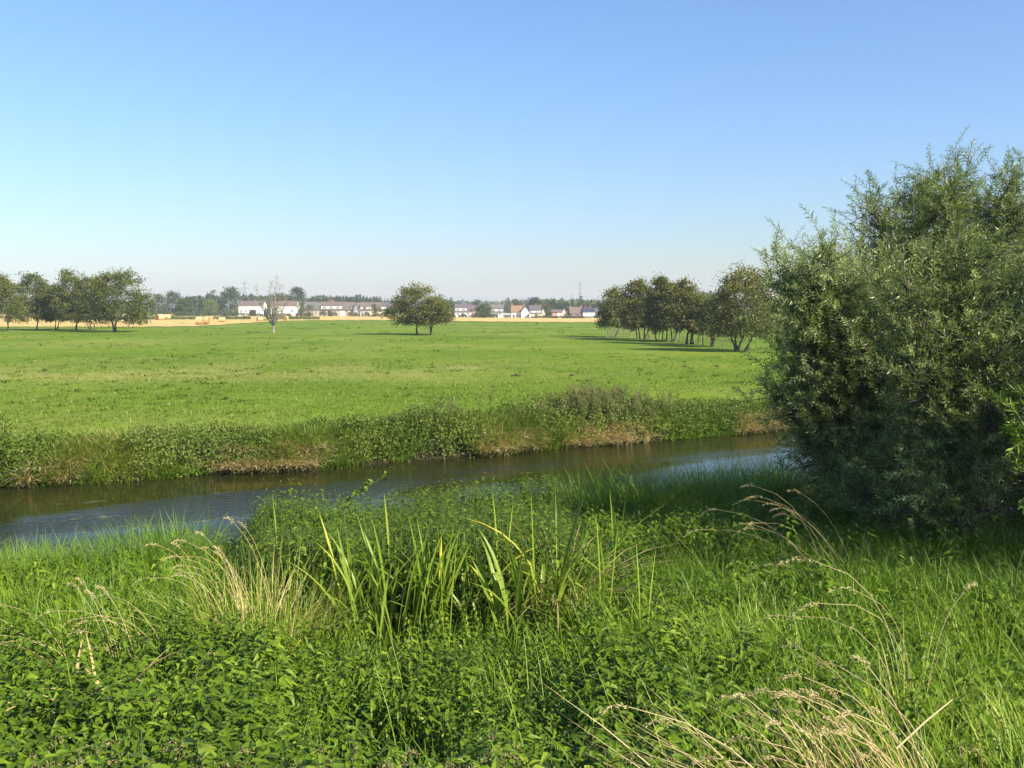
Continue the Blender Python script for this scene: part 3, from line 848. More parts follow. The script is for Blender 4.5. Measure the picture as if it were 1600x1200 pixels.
house('house', 424, 463.5, 470.8, 477.2, 491, 'white two-storey house with red-brown roof, right of the dead tree', 'white', 'red', upper=(425, 462.5, 477.4, 482.2),
      wins=[(428, 432, 478.2, 481.2), (439, 443, 478.2, 481.2), (452, 456, 478.2, 481.2), (430, 434, 484.3, 488), (455, 459, 484.3, 488)], doors=[(440, 442.5, 484, 'door')], chim=[(443, 469)])
house('house', 476, 500.5, 472.2, 483, 491.5, 'brick house under a plain grey roof, behind the bushy garden trees', 'pink', 'grey', wins=[(480, 484, 485, 488.5), (495, 498.5, 485, 488.5)], doors=[(490, 492.4, 485, 'frame')])
house('house', 500.8, 541.5, 472, 483.4, 492.5, 'brick house with one long white dormer and an orange chimney', 'pink', 'brown', dormers=[(502.5, 534, 477.8, 483, 3)],
      wins=[(503.5, 507.5, 485.5, 489.5), (521, 526, 485.5, 489.5)], doors=[(532, 535.5, 485.5, 'frame'), (536.5, 539, 485.5, 'frame'), (513, 519, 486, 'dark')], chim=[(513.5, 469.6), (518, 469.2)])
house('house', 541.8, 553.2, 472.8, 484, 492.5, 'narrow pink-walled house with grey roof and small white dormer', 'pink', 'grey', dormers=[(549, 554.5, 479.2, 484, 1)], wins=[(550, 553, 486, 489)], doors=[(545.2, 547.5, 485.5, 'frame')])
house('house', 553.6, 562, 473.2, 485, 492.5, 'grey-clad house turning its steep gable to the field', 'greyclad', 'grey', rdir='y', wins=[(556.2, 559.2, 478.5, 481.5), (556.4, 559.6, 486.5, 489.5)], depth=9, y=-.9)
house('house', 562.4, 570.5, 472.6, 484, 492.5, 'brown-roofed house with one slim roof window beside the grey gable', 'cream', 'red', dormers=[(563.5, 566.5, 479, 483, 1)], wins=[(564, 568, 486, 489.4)])
house('house', 571, 594.5, 472.8, 484, 492.8, 'brown-roofed house with white dormer half hidden by a green garden tree', 'cream', 'brown', dormers=[(572, 580, 479, 484, 2)], wins=[(573.5, 577, 486.5, 489.5)], doors=[(586, 588, 486.5, 'door')])
house('house', 595, 616, 473, 484, 493, 'brown-roofed house with white dormer left of the meadow hawthorns', 'cream', 'purple', dormers=[(592.8 + 2.4, 603, 479, 484, 2)], wins=[(598, 602, 486.5, 489.5), (610, 613, 486, 489)])
house('house', 616.4, 640, 473.2, 484, 493, 'dark-roofed house half behind the meadow hawthorns', 'cream', 'purple', dormers=[(620, 626, 479.5, 484, 1)], wins=[(620, 624, 486.5, 489.5)])
house('house', 711, 737.2, 476, 486.6, 495.2, 'house with purple-brown roof and wide white dormer right of the meadow hawthorns', 'white', 'purple', dormers=[(711.6, 729, 481, 486.3, 2)],
      wins=[(714, 718, 489, 492), (730, 734, 488.6, 492)], doors=[(722, 724, 488.4, 'dark')])
house('house', 737.6, 751, 477.6, 484.5, 495.3, 'orange brick house half hidden behind a dark garden tree', 'orange', 'brown', wins=[(739.5, 742.5, 480.5 + 5, 488.8), (745.5, 748.6, 485.5, 488.8)], chim=[(749.5, 475.8)])
house('house', 766.4, 786, 476.2, 487.4, 496, 'house with grey roof and white dormer left of the green shed', 'white', 'grey', dormers=[(767.2, 785.2, 482.8, 487.3, 2)], wins=[(769, 773, 489.6, 493), (780, 783, 489.4, 493)], doors=[(776.2, 778.2, 489.5, 'dark')], chim=[(777, 474.6)])
house('house', 799, 815.5, 478, 486.8, 496.6, 'white house with orange tiles over a blue-black lower roof', 'white', 'orangetile', wins=[(806, 808.4, 489.6, 492)], doors=[(800.2, 802.4, 490, 'dark')], chim=[(800, 474.5), (818, 475)], y=2.2)
house('house', 814.6, 827.4, 478.8, 487, 496.8, 'plain white house turning a broad blank gable to the field', 'white', 'slate', rdir='y', wins=[(824.2, 826.2, 491, 493.4)], depth=12, y=-.8)
house('house', 827.8, 845.2, 477.6, 484, 496.6, 'white house with purple slate roof right of the broad white gable', 'white', 'purple', wins=[(830, 832.6, 485, 487.2), (838.5, 841, 485, 487.2)], y=4.5, chim=[(838.5, 475.8), (845, 476)])
house('house', 845.4, 853.5, 481, 489.5, 496.4, 'small pale house with a steep gable at the end of the white group', 'cream', 'grey', rdir='y', wins=[(848.2, 850.4, 490, 492)], y=5)
house('house', 862, 877.4, 484.6, 487.5, 497, 'low brick house with a white bay', 'orange', 'red', wins=[(864, 866.6, 489.5, 492.6)], doors=[(870, 876.6, 489, 'frame')])
house('house', 877.8, 887, 481.4, 489.5, 497, 'cream house with a slanting gable beside the red-brick house', 'cream', 'brown', rdir='y', wins=[(881, 883.4, 489, 491.4)], y=3)
house('house', 890.6, 910, 480.2, 489.8, 497, 'red-tiled house with a chimney at each end', 'brick', 'red', wins=[(895, 898, 490.6, 492.6), (904, 907, 490.6, 492.6)], chim=[(892, 478.4), (909, 478.2)])
house('house', 910.4, 929, 481.6, 487, 497.2, 'white bungalow with dark roof left of the gate hawthorn', 'white', 'slate', wins=[(914, 917, 488.6, 491), (922.6, 924.6, 488.6, 491)], chim=[(915.4, 480), (922, 480)], y=-.6)
house('house', 929.4, 937, 481.8, 488, 497.3, 'dark boarded house between the white bungalow and the gate hawthorn', 'dark', 'purple', wins=[(932, 934.4, 489.5, 491.6)])
house('house', 937.6, 957, 481.5, 487.5, 497.4, 'cream house glimpsed behind the gate hawthorn', 'cream', 'grey', wins=[(941, 944, 489, 491.6), (950, 953, 489, 491.6)])

def shed(px0, px1, top, y, wall, roof, label, name='garden_shed', depth=3.0):
    x0, x1 = hx(px0), hx(px1); xm = (x0 + x1) / 2; yf = HD + y
    zb = float(zg(xm, yf)); H = hz_(top) - zb
    t = empty(name, (xm, yf, zb), label, 'shed')
    g = Geo(); gable_body(g, x0 - xm, x1 - xm, 0, depth, -.2, H * .8, H, 'x'); g.build('wall', HM[wall], t)
    g = Geo(); gable_roof(g, x0 - xm, x1 - xm, 0, depth, H * .8, H, 'x', .15, .1); g.build('roof', HM[roof], t)
    g = Geo(); box(g, -.45, .45, -.05, .01, .02, H * .72); g.build('door', HM['door'], t)
shed(480.5, 487.6, 488.8, -9, 'orange', 'orangetile', 'small orange-pink shed at the field edge below the grey roofs')
shed(788, 797, 490.2, -6, 'green', 'palegreen', 'green shed with pale roof left of the blue-black roofed house')
shed(828.5, 846, 488.6, -4, 'cream', 'grey', 'long low outbuilding with grey roof before the purple slate house', 'outbuilding', 4)
shed(467, 472.5, 488.8, -6, 'brick', 'palegreen', 'tiny pale-roofed shed right of the second white house')
shed(799.5, 806, 490.6, -5, 'white', 'palegreen', 'small white lean-to beside the broad white gable')

# hedges and garden bushes along the field edge
def bush(px0, px1, top, y, mat, label, seed, name='garden_bush', cat='bush', group=None):
    r = np.random.default_rng(seed)
    x0, x1 = hx(px0), hx(px1); xm = (x0 + x1) / 2; yf = HD + y; zb = float(zg(xm, yf)); H = hz_(top) - zb; W = x1 - x0
    t = empty(name, (xm, yf, zb), label, cat, group)
    n = int(60 + W * 32)
    a = r.uniform(-1, 1, n); hh = H * (1 - .45 * np.abs(a) ** 3) * (.75 + .35 * vnoise(a * W, 0 * a, 1.6, seed))
    pos = np.stack([a * W / 2, r.uniform(-.9, .9, n), hh * r.uniform(.05, 1, n) ** .7], 1)
    g = Geo(); leaves(g, pos, r.normal(0, 1, (n, 3)), unit(r.normal(0, .7, (n, 3)) + np.array([0, 0, .8])), .55 * r.uniform(.6, 1.2, n), .38, np.clip(.45 + r.normal(0, .22, n), 0, 1))
    g.build('foliage', FT[mat], t)
    w = Geo(); b = np.stack([r.uniform(-.4, .4, 7) * W, 0 * np.zeros(7), np.zeros(7)], 1); tubes(w, b, b + np.stack([r.normal(0, .3, 7), r.normal(0, .2, 7), np.full(7, H * .7)], 1), .06, .03, 4); w.build('stem', M['bark'], t)
bush(360, 424, 488.4, -11, 'dark', 'long dark hedge below the first white house', 61, 'hedge', 'hedge')
bush(424, 466, 489.2, -10, 'mid', 'green hedge below the white house right of the dead tree', 62, 'hedge', 'hedge')
bush(236, 312, 487, -2, 'mid', 'low rough hedge under the grey-green tree clump', 63, 'hedge', 'hedge')
bush(312, 362, 488.6, -4, 'dark', 'low dark hedge under the weeping willow', 64, 'hedge', 'hedge')
bush(505, 516, 484.6, -7, 'dark', 'dark bush before the house with the long white dormer', 65)
bush(520, 533, 487.2, -8, 'mid', 'green bush right of the dark one before the long white dormer', 66)
bush(549, 555, 487.4, -8, 'olive', 'rusty bush before the narrow pink house', 67)
bush(557, 568, 488.6, -8, 'olive', 'brownish bush below the grey-clad gable', 68)
bush(571, 584, 487, -9, 'dark', 'dark bush below the dormer half hidden by the green tree', 69)
bush(586, 622, 490, -10, 'olive', 'low olive hedge left of the meadow hawthorns', 70, 'hedge', 'hedge')
bush(700, 714, 490.5, -8, 'olive', 'olive bush at the foot of the purple-brown roofed house', 71)
bush(718, 732, 490.2, -8, 'dark', 'dark bush before the purple-brown roofed house', 72)
bush(734, 772, 490, -9, 'dark', 'long dark hedge before the orange brick house', 73, 'hedge', 'hedge')
bush(764, 778, 490.2, -9, 'mid', 'green bush before the house with grey roof and white dormer', 74)
bush(829, 864, 492.4, -8, 'mid', 'long clipped green hedge right of the broad white gable', 75, 'hedge', 'hedge')
bush(862, 890, 493.6, -9, 'dark', 'dark hedge before the low brick house', 76, 'hedge', 'hedge')
bush(884, 940, 493.4, -9, 'mid', 'green hedge before the red-tiled house and bungalow', 77, 'hedge', 'hedge')
bush(854, 862, 486, 2, 'olive', 'olive bush between the steep pale gable and the low brick house', 78)

# ------------------------------------------------------------------ pylons
M['steel'] = flat_mat('galvanised_steel', (.30, .31, .33), rough=.5)
def pylon(px, top, D, label, wide=1.0, arms=3):
    x = (px - 800) / 1570 * D; zb = float(zg(x, D)); H = at(px, top, D)[2] - zb
    t = empty('pylon', (x, D, zb), label, 'pylon')
    g = Geo(); n = 9; zz = np.linspace(0, 1, n + 1); hw = lambda u: (H * .075 * (1 - u) ** 1.5 + H * .014) * wide
    r_ = .10 * D / 1000 + .05
    for i in range(n):
        a, b = zz[i], zz[i + 1]; wa, wb = hw(a), hw(b)
        cs = [(-1, -1), (1, -1), (1, 1), (-1, 1)]
        for k in range(4):
            p, q = cs[k], cs[(k + 1) % 4]
            P = lambda c, u, w: [c[0] * w, c[1] * w, u * H]
            tubes(g, [P(p, a, wa), P(p, a, wa), P(q, a, wa)], [P(p, b, wb), P(q, b, wb), P(p, b, wb)], [r_ * 1.3, r_ * .6, r_ * .6], [r_ * 1.3, r_ * .6, r_ * .6], 4)
    g.build('tower', M['steel'], t)
    for k in range(arms):
        u = .60 + .16 * k; L = H * (.15 - .02 * abs(k - .6)) * wide
        for s in (-1, 1):
            g = Geo(); tubes(g, [[s * hw(u), 0, u * H], [s * hw(u), 0, u * H + H * .035]], [[s * L, 0, u * H], [s * L, 0, u * H]], r_ * .9, r_ * .7, 4)
            arm = g.build('arm', M['steel'], t)
            g = Geo(); tubes(g, [[s * L, 0, u * H]], [[s * L, 0, u * H - H * .04]], r_ * .8, r_ * .8, 5); g.build('insulator', M['steel'], arm)
pylon(384.5, 439.5, 1000, 'grey lattice pylon above the first white house')
pylon(905.8, 440, 1000, 'tall slim grey lattice pylon above the narrow dark tree', wide=.62)
pylon(892.3, 460.5, 1500, 'small faint distant pylon left of the tall slim one')

# ------------------------------------------------------------------ straw bales
M['bale'] = surf_mat('bale_straw', [(.36, .26, .12), (.50, .38, .19), (.60, .48, .27)], 4, detail=8, bump=.8, bscale=14)
M['bale_end'] = surf_mat('bale_end_straw', [(.22, .14, .055), (.36, .24, .10)], 6, bump=.8, bscale=12)
def bale(px, base, hpx, wpx, rz, label, group=None):
    b = G(px, base); s = b[1] / 1570
    rad_ = max(.55, hpx * s / 2); L = max(1.1, wpx * s)
    t = empty('straw_bale', (b[0], b[1], float(zg(b[0], b[1])) + .06), label, 'straw bale', group, rz)
    r = np.random.default_rng(int(px * 7))
    n, k = 7, 22; g = Geo()
    an = np.arange(k) * 2 * math.pi / k
    pr = 1 + r.normal(0, .012, (n, k)); pr[0] *= .96; pr[-1] *= .96
    xx = np.linspace(-L / 2, L / 2, n)
    v = np.stack([np.repeat(xx[:, None], k, 1), np.cos(an) * rad_ * pr, rad_ * .97 + np.sin(an) * rad_ * pr], -1)
    i = np.arange(k); j = (i + 1) % k
    f = (np.stack([i, j, j + k, i + k], 1)[None] + (np.arange(n - 1) * k)[:, None, None]).reshape(-1, 4)
    g.add(v.reshape(-1, 3), f); g.build('roll', M['bale'], t, smooth=True)
    for sx in (-1, 1):                      # coiled end faces: rings stepping in and out
        g = Geo(); m_ = 7
        rr = np.linspace(1, .06, m_) * rad_ * .955
        dx = np.array([0, .02, .035, .02, .04, .02, .035])
        vv = np.stack([np.repeat((sx * (L / 2 + dx))[:, None], k, 1), np.cos(an)[None] * rr[:, None], rad_ * .97 + np.sin(an)[None] * rr[:, None]], -1)
        ff = (np.stack([i, j, j + k, i + k], 1)[None] + (np.arange(m_ - 1) * k)[:, None, None]).reshape(-1, 4)
        g.add(vv.reshape(-1, 3), [ff, np.array([list(range((m_ - 1) * k, m_ * k))])]); g.build('end_face', M['bale_end'], t)
bale(250, 500.5, 9.4, 12, R(62), 'round straw bale showing its coiled end, right beside the broad left hawthorn')
bale(262, 499.8, 8.6, 9, R(20), 'round straw bale just behind the one showing its coiled end')
bale(312, 508.0, 12.8, 10.5, R(4), 'large straw bale, left of two touching side by side')
bale(321.5, 507.6, 12.4, 10.5, R(-3), 'large straw bale, right of two touching side by side')
bale(347, 503.6, 7.6, 9.5, R(8), 'single straw bale right of the two touching ones')
bale(406, 502.4, 7.2, 8, R(30), 'straw bale left of the dead tree')
bale(415, 501.4, 6.4, 7, R(-12), 'smaller straw bale close to the dead tree on its left')
bale(446.5, 501.0, 7.4, 6, R(80), 'straw bale turning its dark end to the meadow, right of the dead tree')
bale(283, 493.6, 4.4, 6, R(10), 'small far straw bale above the weedy strip')
bale(309, 493.8, 4.4, 7, R(0), 'far straw bale peeping over the two touching ones')
bale(40, 503.5, 11.5, 10, R(15), 'straw bale between the two leftmost hawthorns')
bale(20, 503.0, 10.5, 9, R(-20), 'straw bale behind the trunk of the leftmost hawthorn')
bale(270, 494.2, 4.0, 5.5, R(25), 'tiny far straw bale under the grey-green tree clump')

# weedy strip across the stubble
r = np.random.default_rng(9); g = Geo(); n = 4200
px = r.uniform(140, 500, n); py = np.interp(px, [140, 260, 400, 500], [499.4, 499.6, 499.2, 498.9]) + r.normal(0, .35, n)
D_ = 3.75 * 1570 / (py - 480); x = (px - 800) / 1570 * D_
gate_ = (vnoise(px, 0 * px, 14, 5) > .28)
px, D_, x = px[gate_], D_[gate_], x[gate_]; n = len(px)
pos = np.stack([x, D_, zg(x, D_) + r.uniform(.05, .7, n) ** 1.2], 1)
leaves(g, pos, r.normal(0, 1, (n, 3)) + np.array([0, 0, 1.0]), unit(r.normal(0, .7, (n, 3)) + np.array([0, 0, .8])), .55, .3, np.clip(.4 + r.normal(0, .2, n), 0, 1))
tag(g.build('weeds', FT['mid']), 'strip of dark green weeds across the stubble', kind='stuff')

# ------------------------------------------------------------------ gate, fence, molehills
M['rust'] = surf_mat('gate_steel', [(.10, .085, .07), (.19, .17, .15)], 8)
M['post'] = surf_mat('fence_wood', [(.13, .11, .085), (.24, .21, .17)], 7, bump=.4, stretch=(1, 1, .3))
def gate():
    D = ground(949, 118)[1]; s = D / 1570
    x0, x1, x2, x3 = [(p - 800) * s for p in (949.5, 960.5, 974, 984)]
    zb = float(zg(x0, D)); z = lambda py: at(800, py, D)[2] - zb
    t = empty('field_gate', (x0, D, zb), 'dark metal rail gate beside the hawthorn at the far end of the right row', 'gate')
    for xp in (x0, x3):
        g = Geo(); box(g, xp - x0 - .07, xp - x0 + .07, -.07, .07, -.2, 1.35); g.build('post', M['post'], t)
    for xp in (x1, x2):
        g = Geo(); box(g, xp - x0 - .035, xp - x0 + .035, -.03, .03, .12, 1.16); g.build('upright', M['rust'], t)
    for zr in (.2, .5, .82, 1.12):
        g = Geo(); polytube(g, [[.075, 0, zr], [(x3 - x0) / 2, 0, zr - .01], [x3 - x0 - .075, 0, zr]], .03, 6); g.build('rail', M['rust'], t)
    g = Geo(); polytube(g, [[.1, .03, .2], [x1 - x0, .03, 1.12]], .022, 5); g.build('brace', M['rust'], t)
gate()
def fence():
    pts = [(985, 518), (1012, 519.8), (1030, 521), (1062, 523), (1098, 525.5), (1130, 528), (1170, 531)]
    P = np.array([ground(px, 118 - (px - 985) * .20) for px, _ in pts])
    t = empty('wire_fence', P[0], 'thin post and wire fence behind the right hawthorn row', 'fence')
    Q = P - P[0]
    for q in Q:
        g = Geo(); tubes(g, [[q[0], q[1], q[2] - .2]], [[q[0], q[1], q[2] + 1.2]], .055, .05, 7); g.build('post', M['post'], t)
    for h in (.35, .7, 1.05):
        g = Geo(); polytube(g, Q + np.array([0, -.07, h]), .012, 4); g.build('wire', M['steel'], t)
fence()
M['earth'] = surf_mat('molehill_earth', [(.030, .022, .014), (.075, .055, .035)], 6, bump=.9, bscale=14)
def molehill(px, py, wpx, label):
    b = G(px, py); s = b[1] / 1570; W = wpx * s
    r = np.random.default_rng(int(px)); k, m_ = 18, 6
    rr = np.linspace(1, 0.02, m_); an = np.arange(k) * 2 * math.pi / k
    jit = 1 + r.normal(0, .12, (m_, k))
    v = np.stack([np.cos(an) * rr[:, None] * W / 2 * jit, np.sin(an) * rr[:, None] * W / 2 * jit, (.13 * (1 - rr[:, None] ** 1.6) + r.normal(0, .02, (m_, k)) - .04)], -1)
    i = np.arange(k); j = (i + 1) % k
    f = (np.stack([i, j, j + k, i + k], 1)[None] + (np.arange(m_ - 1) * k)[:, None, None]).reshape(-1, 4)
    g = Geo(); g.add(v.reshape(-1, 3), [f, np.array([list(range((m_ - 1) * k, m_ * k))])])
    o = g.build('molehill', M['earth'], loc=(b[0], b[1], float(zg(b[0], b[1])))); tag(o, label, 'molehill')
molehill(806, 587.5, 17, 'wide dark molehill above the tallest bank weeds, leftmost of four')
molehill(893, 587.5, 11, 'dark molehill straight above the dock stems on the far bank')
molehill(1070, 574, 10, 'flat dark molehill below the gap in the right hawthorn row')
molehill(1120, 573.5, 10, 'dark molehill closest to the willow')

# ------------------------------------------------------------------ meadow grass
def tufts(g, c, per, h, w, spread, tint, r, lean=(.1, .6), curve=(.1, .6), tip=0.0):
    n = len(c) * per
    h = np.repeat(np.broadcast_to(h, (len(c),)), per) * r.uniform(.55, 1.15, n)
    b = np.repeat(c, per, 0); sp = np.repeat(np.broadcast_to(spread, (len(c),)), per)
    a = r.uniform(0, 6.283, n); q = np.sqrt(r.uniform(0, 1, n)) * sp
    b = b + np.stack([np.cos(a) * q, np.sin(a) * q, 0 * a], 1)
    blades(g, b, h, np.broadcast_to(w, (n,)) if np.ndim(w) == 0 else np.repeat(w, per), a + r.normal(0, .6, n), r.uniform(*lean, n), r.uniform(*curve, n),
           np.clip(np.repeat(np.broadcast_to(tint, (len(c),)), per) + r.normal(0, .14, n), 0, 1), tip)
def on_ground(x, y, dz=0.0):
    return np.stack([x, y, zg(x, y) + dz], 1)

r = np.random.default_rng(21); g = Geo()
# short sward in the near part of the meadow
n = 30000
y = 26 + 44 * r.uniform(0, 1, n) ** 1.5; x = r.uniform(-.58, .62, n) * y
k = (y - far_edge(x)) > 2.2; x, y = x[k], y[k]
tufts(g, on_ground(x, y), 3, .07 + .05 * vnoise(x, y, 1.5, 4), .022, .10, .25 + .45 * vnoise(x, y, 6, 5), r, (.2, .9), (.1, .5))
# rank tussocks left by the cattle
n = 1900
y = np.exp(r.uniform(math.log(34), math.log(270), n)); x = r.uniform(-.62, .62, n) * y
k = ((y - far_edge(x)) > 5) & (vnoise(x, y, 7, 6) > .42) & (proj(on_ground(x, y))[1] > 502); x, y = x[k], y[k]
tufts(g, on_ground(x, y), 12, r.uniform(.07, .17, len(x)) * (1 + y / 260), .035 + y / 2600, r.uniform(.12, .5, len(x)) * (1 + y / 200), r.uniform(.05, .45, len(x)), r, (.15, .9), (.2, .8))
# pale seeding stems
n = 2600
y = 30 + 60 * r.uniform(0, 1, n) ** 1.3; x = r.uniform(-.6, .6, n) * y
k = (y - far_edge(x)) > 3; x, y = x[k], y[k]
tufts(g, on_ground(x, y), 2, .2, .02, .05, .95, r, (.1, .5), (.1, .4))
tag(g.build('meadow_grass', M['meadowgrass']), 'short meadow grass with darker rank tussocks', kind='stuff')

# ------------------------------------------------------------------ far bank vegetation
def along(n, r, d0, d1, x0=-24, x1=27, p=1.0):
    x = r.uniform(x0, x1, n); d = d0 + (d1 - d0) * r.uniform(0, 1, n) ** p
    y = far_edge(x) + d / .88
    return x, y, d
def bank_h(x):
    """height of the growth on top of the far bank"""
    h = .36 + .24 * vnoise(x, 0 * x, 2.3, 8) + .12 * vnoise(x, 0 * x, .7, 9)
    h = h + .30 * np.exp(-((x + 2.6) / .9) ** 2) + .34 * np.exp(-((x - 2.4) / 2.6) ** 2) - .10 * sstep(6, 9, x) + .12 * np.exp(-((x - 9.4) / 1.2) ** 2)
    return h
r = np.random.default_rng(22)
g = Geo()
x, y, d = along(11000, r, -.10, 2.6, p=1.1)
grassy = vnoise(x, y, 1.9, 10)
k = grassy > .28; x, y, d = x[k], y[k], d[k]
tufts(g, on_ground(x, y, -.03), 9, bank_h(x) * 1.25 * (1 - .35 * sstep(1.6, 2.6, d)), .026, .16, .22 + .5 * vnoise(x, y, 1.3, 11), r, (.05, .5), (.2, 1.0))
tag(g.build('bank_grass', M['bankgrass']), 'rank green grass lining the far bank', kind='stuff')
# broad-leaved growth
g = Geo()
x, y, d = along(7000, r, -.1, 2.2, p=1.0)
k = vnoise(x, y, 1.9, 10) < .56; x, y, d = x[k], y[k], d[k]
n, per = len(x), 16
hh = np.repeat(bank_h(x) * 1.15 * (1 - .3 * sstep(1.5, 2.2, d)), per) * r.uniform(.15, 1.05, n * per)
pos = np.repeat(on_ground(x, y), per, 0) + np.stack([r.normal(0, .10, n * per), r.normal(0, .10, n * per), hh], 1)
leaves(g, pos, r.normal(0, 1, (n * per, 3)) + np.array([.15, -.25, -.1]), unit(r.normal(0, .5, (n * per, 3)) + np.array([.2, -.3, 1.0])), r.uniform(.07, .15, n * per), r.uniform(.03, .06, n * per),
       np.clip(.1 + .6 * np.repeat(vnoise(x, y, 1.6, 12), per) + r.normal(0, .16, n * per), 0, 1))
tag(g.build('bank_herbs', M['herb']), 'tangled nettles and herbs on the far bank', kind='stuff')
# dead grass hanging over the water line
g = Geo()
x, y, d = along(4600, r, -.18, .70, p=1.2)
k = vnoise(x, 0 * x, 1.5, 13) + .25 * vnoise(x, 0 * x, .45, 14) + .25 * sstep(6, 9, x) > .58; x, y, d = x[k], y[k], d[k]
c = on_ground(x, y, .08); c[:, 2] = np.maximum(c[:, 2], WATER_Z + .02)
n = len(x); per = 9
az = np.repeat(np.arctan2(-.88, .47) + r.normal(0, .8, n), per) + r.normal(0, .5, n * per)
blades(g, np.repeat(c, per, 0) + r.normal(0, .07, (n * per, 3)) * np.array([1, 1, .3]), np.repeat(r.uniform(.25, .65, n), per) * r.uniform(.7, 1.1, n * per), .028, az, r.uniform(0, .45, n * per), r.uniform(.3, 1.5, n * per),
       np.clip(np.repeat(r.uniform(0.1, .9, n), per) + r.normal(0, .12, n * per), 0, 1))
tag(g.build('dead_bank_grass', M['straw']), 'straw-coloured dead grass along the foot of the far bank', kind='stuff')
# fresh green fringe at the water's edge
g = Geo()
x, y, d = along(1500, r, -.25, .1)
k = vnoise(x, 0 * x, 1.2, 15) > .5; x, y = x[k], y[k]
c = np.stack([x, y, np.full(len(x), WATER_Z + .02)], 1); n = len(x); per = 7
leaves(g, np.repeat(c, per, 0) + np.abs(r.normal(0, 1, (n * per, 3))) * np.array([.1, .06, .09]), r.normal(0, 1, (n * per, 3)) + np.array([0, -.4, .3]), unit(r.normal(0, .4, (n * per, 3)) + np.array([0, -.3, 1])), .08, .05, np.clip(.55 + r.normal(0, .15, n * per), 0, 1))
tag(g.build('water_cress', M['nettle']), 'low green cress at the foot of the far bank', kind='stuff')

# tall willowherb stems on the far bank: one thing each
def herb_proto(seed, H):
    r = np.random.default_rng(seed); st = Geo()
    n = 6; pts = np.stack([np.cumsum(r.normal(0, .02, n)), np.cumsum(r.normal(0, .02, n)), np.linspace(0, H, n)], 1)
    polytube(st, pts, np.linspace(.010, .004, n), 5)
    tips = [pts[-1]]
    for _ in range(5):
        z0 = r.uniform(.5, .85); a = r.uniform(0, 6.28)
        p = np.array([np.interp(z0 * H, pts[:, 2], pts[:, 0]), np.interp(z0 * H, pts[:, 2], pts[:, 1]), z0 * H]); q = p + np.array([math.cos(a) * .14, math.sin(a) * .14, r.uniform(.16, .32)])
        tubes(st, [p], [q], .005, .003, 4); tips.append(q)
    lf = Geo(); m_ = 90
    f = r.uniform(.12, .9, m_); a = r.uniform(0, 6.28, m_)
    p = np.stack([np.interp(f * H, pts[:, 2], pts[:, 0]), np.interp(f * H, pts[:, 2], pts[:, 1]), f * H], 1)
    leaves(lf, p, np.stack([np.cos(a), np.sin(a), r.uniform(-.5, .6, m_)], 1), np.array([[0, 0, 1.0]]), r.uniform(.08, .16, m_), r.uniform(.02, .038, m_), np.clip(.6 - .4 * f + r.normal(0, .2, m_), 0, 1))
    hd = Geo()
    for t in tips:
        k = 26; dd = r.normal(0, 1, (k, 3)) * np.array([.5, .5, 1]); leaves(hd, t + r.normal(0, 1, (k, 3)) * np.array([.025, .025, .07]), dd, unit(r.normal(0, 1, (k, 3))), .05, .018, np.clip(r.normal(.35, .2, k), 0, 1))
    return st.mesh('stem', M['stem'], True), lf.mesh('leaves', M['herb']), hd.mesh('seed_head', M['tassel'])
hp = [herb_proto(70 + i, h) for i, h in enumerate((1.0, 1.2, 1.35, 1.1, 1.25))]
r = np.random.default_rng(23)
def plant_copy(name, meshes, loc, rz, sc, label, cat, group, names):
    t = empty(name, loc, label, cat, group, rz); t.scale = (sc, sc, sc)
    for nm, me in zip(names, meshes):
        o = link(nm, me, t)
        if nm != 'stem': o['kind'] = 'stuff'
    return t
for i in range(210):
    px = r.normal(930, 62) if i < 170 else (r.normal(700, 22) if i < 194 else r.uniform(1010, 1090))
    x = (px - 800) / 1570 * 34; d = r.uniform(.35, 1.9); x = x + r.normal(0, .1); y = float(far_edge(x)) + d / .88
    sc = r.uniform(.72, 1.1) * (1 - .0022 * abs(px - 925) * (px > 770)) * (.8 if px < 760 else 1)
    plant_copy('willowherb', hp[i % 5], (x, y, float(zg(x, y))), r.uniform(0, 6.28), max(.5, sc), 'tall leafy willowherb stem with a brownish seed head on the far bank', 'wild plant', 'willowherb stems on the far bank', ('stem', 'leaves', 'seed_head'))

# bramble bush cut by the left edge
def loose_bush(name, cat, label, loc, W, H, Dp, n, mat, L, seed, stems=10):
    r = np.random.default_rng(seed); t = empty(name, loc, label, cat)
    u = r.normal(0, 1, (n, 3)); u = unit(u) * r.uniform(.35, 1.05, (n, 1)) ** .5; u[:, 2] = np.abs(u[:, 2])
    b = 1 + .3 * (vnoise(u[:, 0] * 3 + 9, u[:, 2] * 3 + u[:, 1] * 2, .8, seed) - .5)
    pos = u * np.array([W / 2, Dp / 2, H]) * b[:, None]
    g = Geo(); leaves(g, pos, unit(u * .8 + r.normal(0, .7, (n, 3))), unit(r.normal(0, .5, (n, 3)) + np.array([0, 0, 1.0])), L * r.uniform(.6, 1.3, n), L * .6 * r.uniform(.7, 1.2, n), np.clip(.2 + .45 * u[:, 2] + r.normal(0, .18, n), 0, 1))
    w = Geo()
    for _ in range(stems):
        q = unit(r.normal(0, 1, 3)); q[2] = abs(q[2]) + .4; q = q * np.array([W / 2, Dp / 2, H]) * .8
        polytube(w, [[q[0] * .1, q[1] * .1, 0], [q[0] * .45, q[1] * .45, q[2] * .65], q], [.02, .014, .006], 5)
    w.build('stem', M['bark'], t); g.build('foliage', mat, t); return t
loose_bush('bramble_bush', 'bush', 'dark bramble bush on the far bank, cut by the left edge of the photo', (-13.45, 25.6, -.75), 1.6, 1.55, 1.5, 5200, M['herb'], .085, 31)

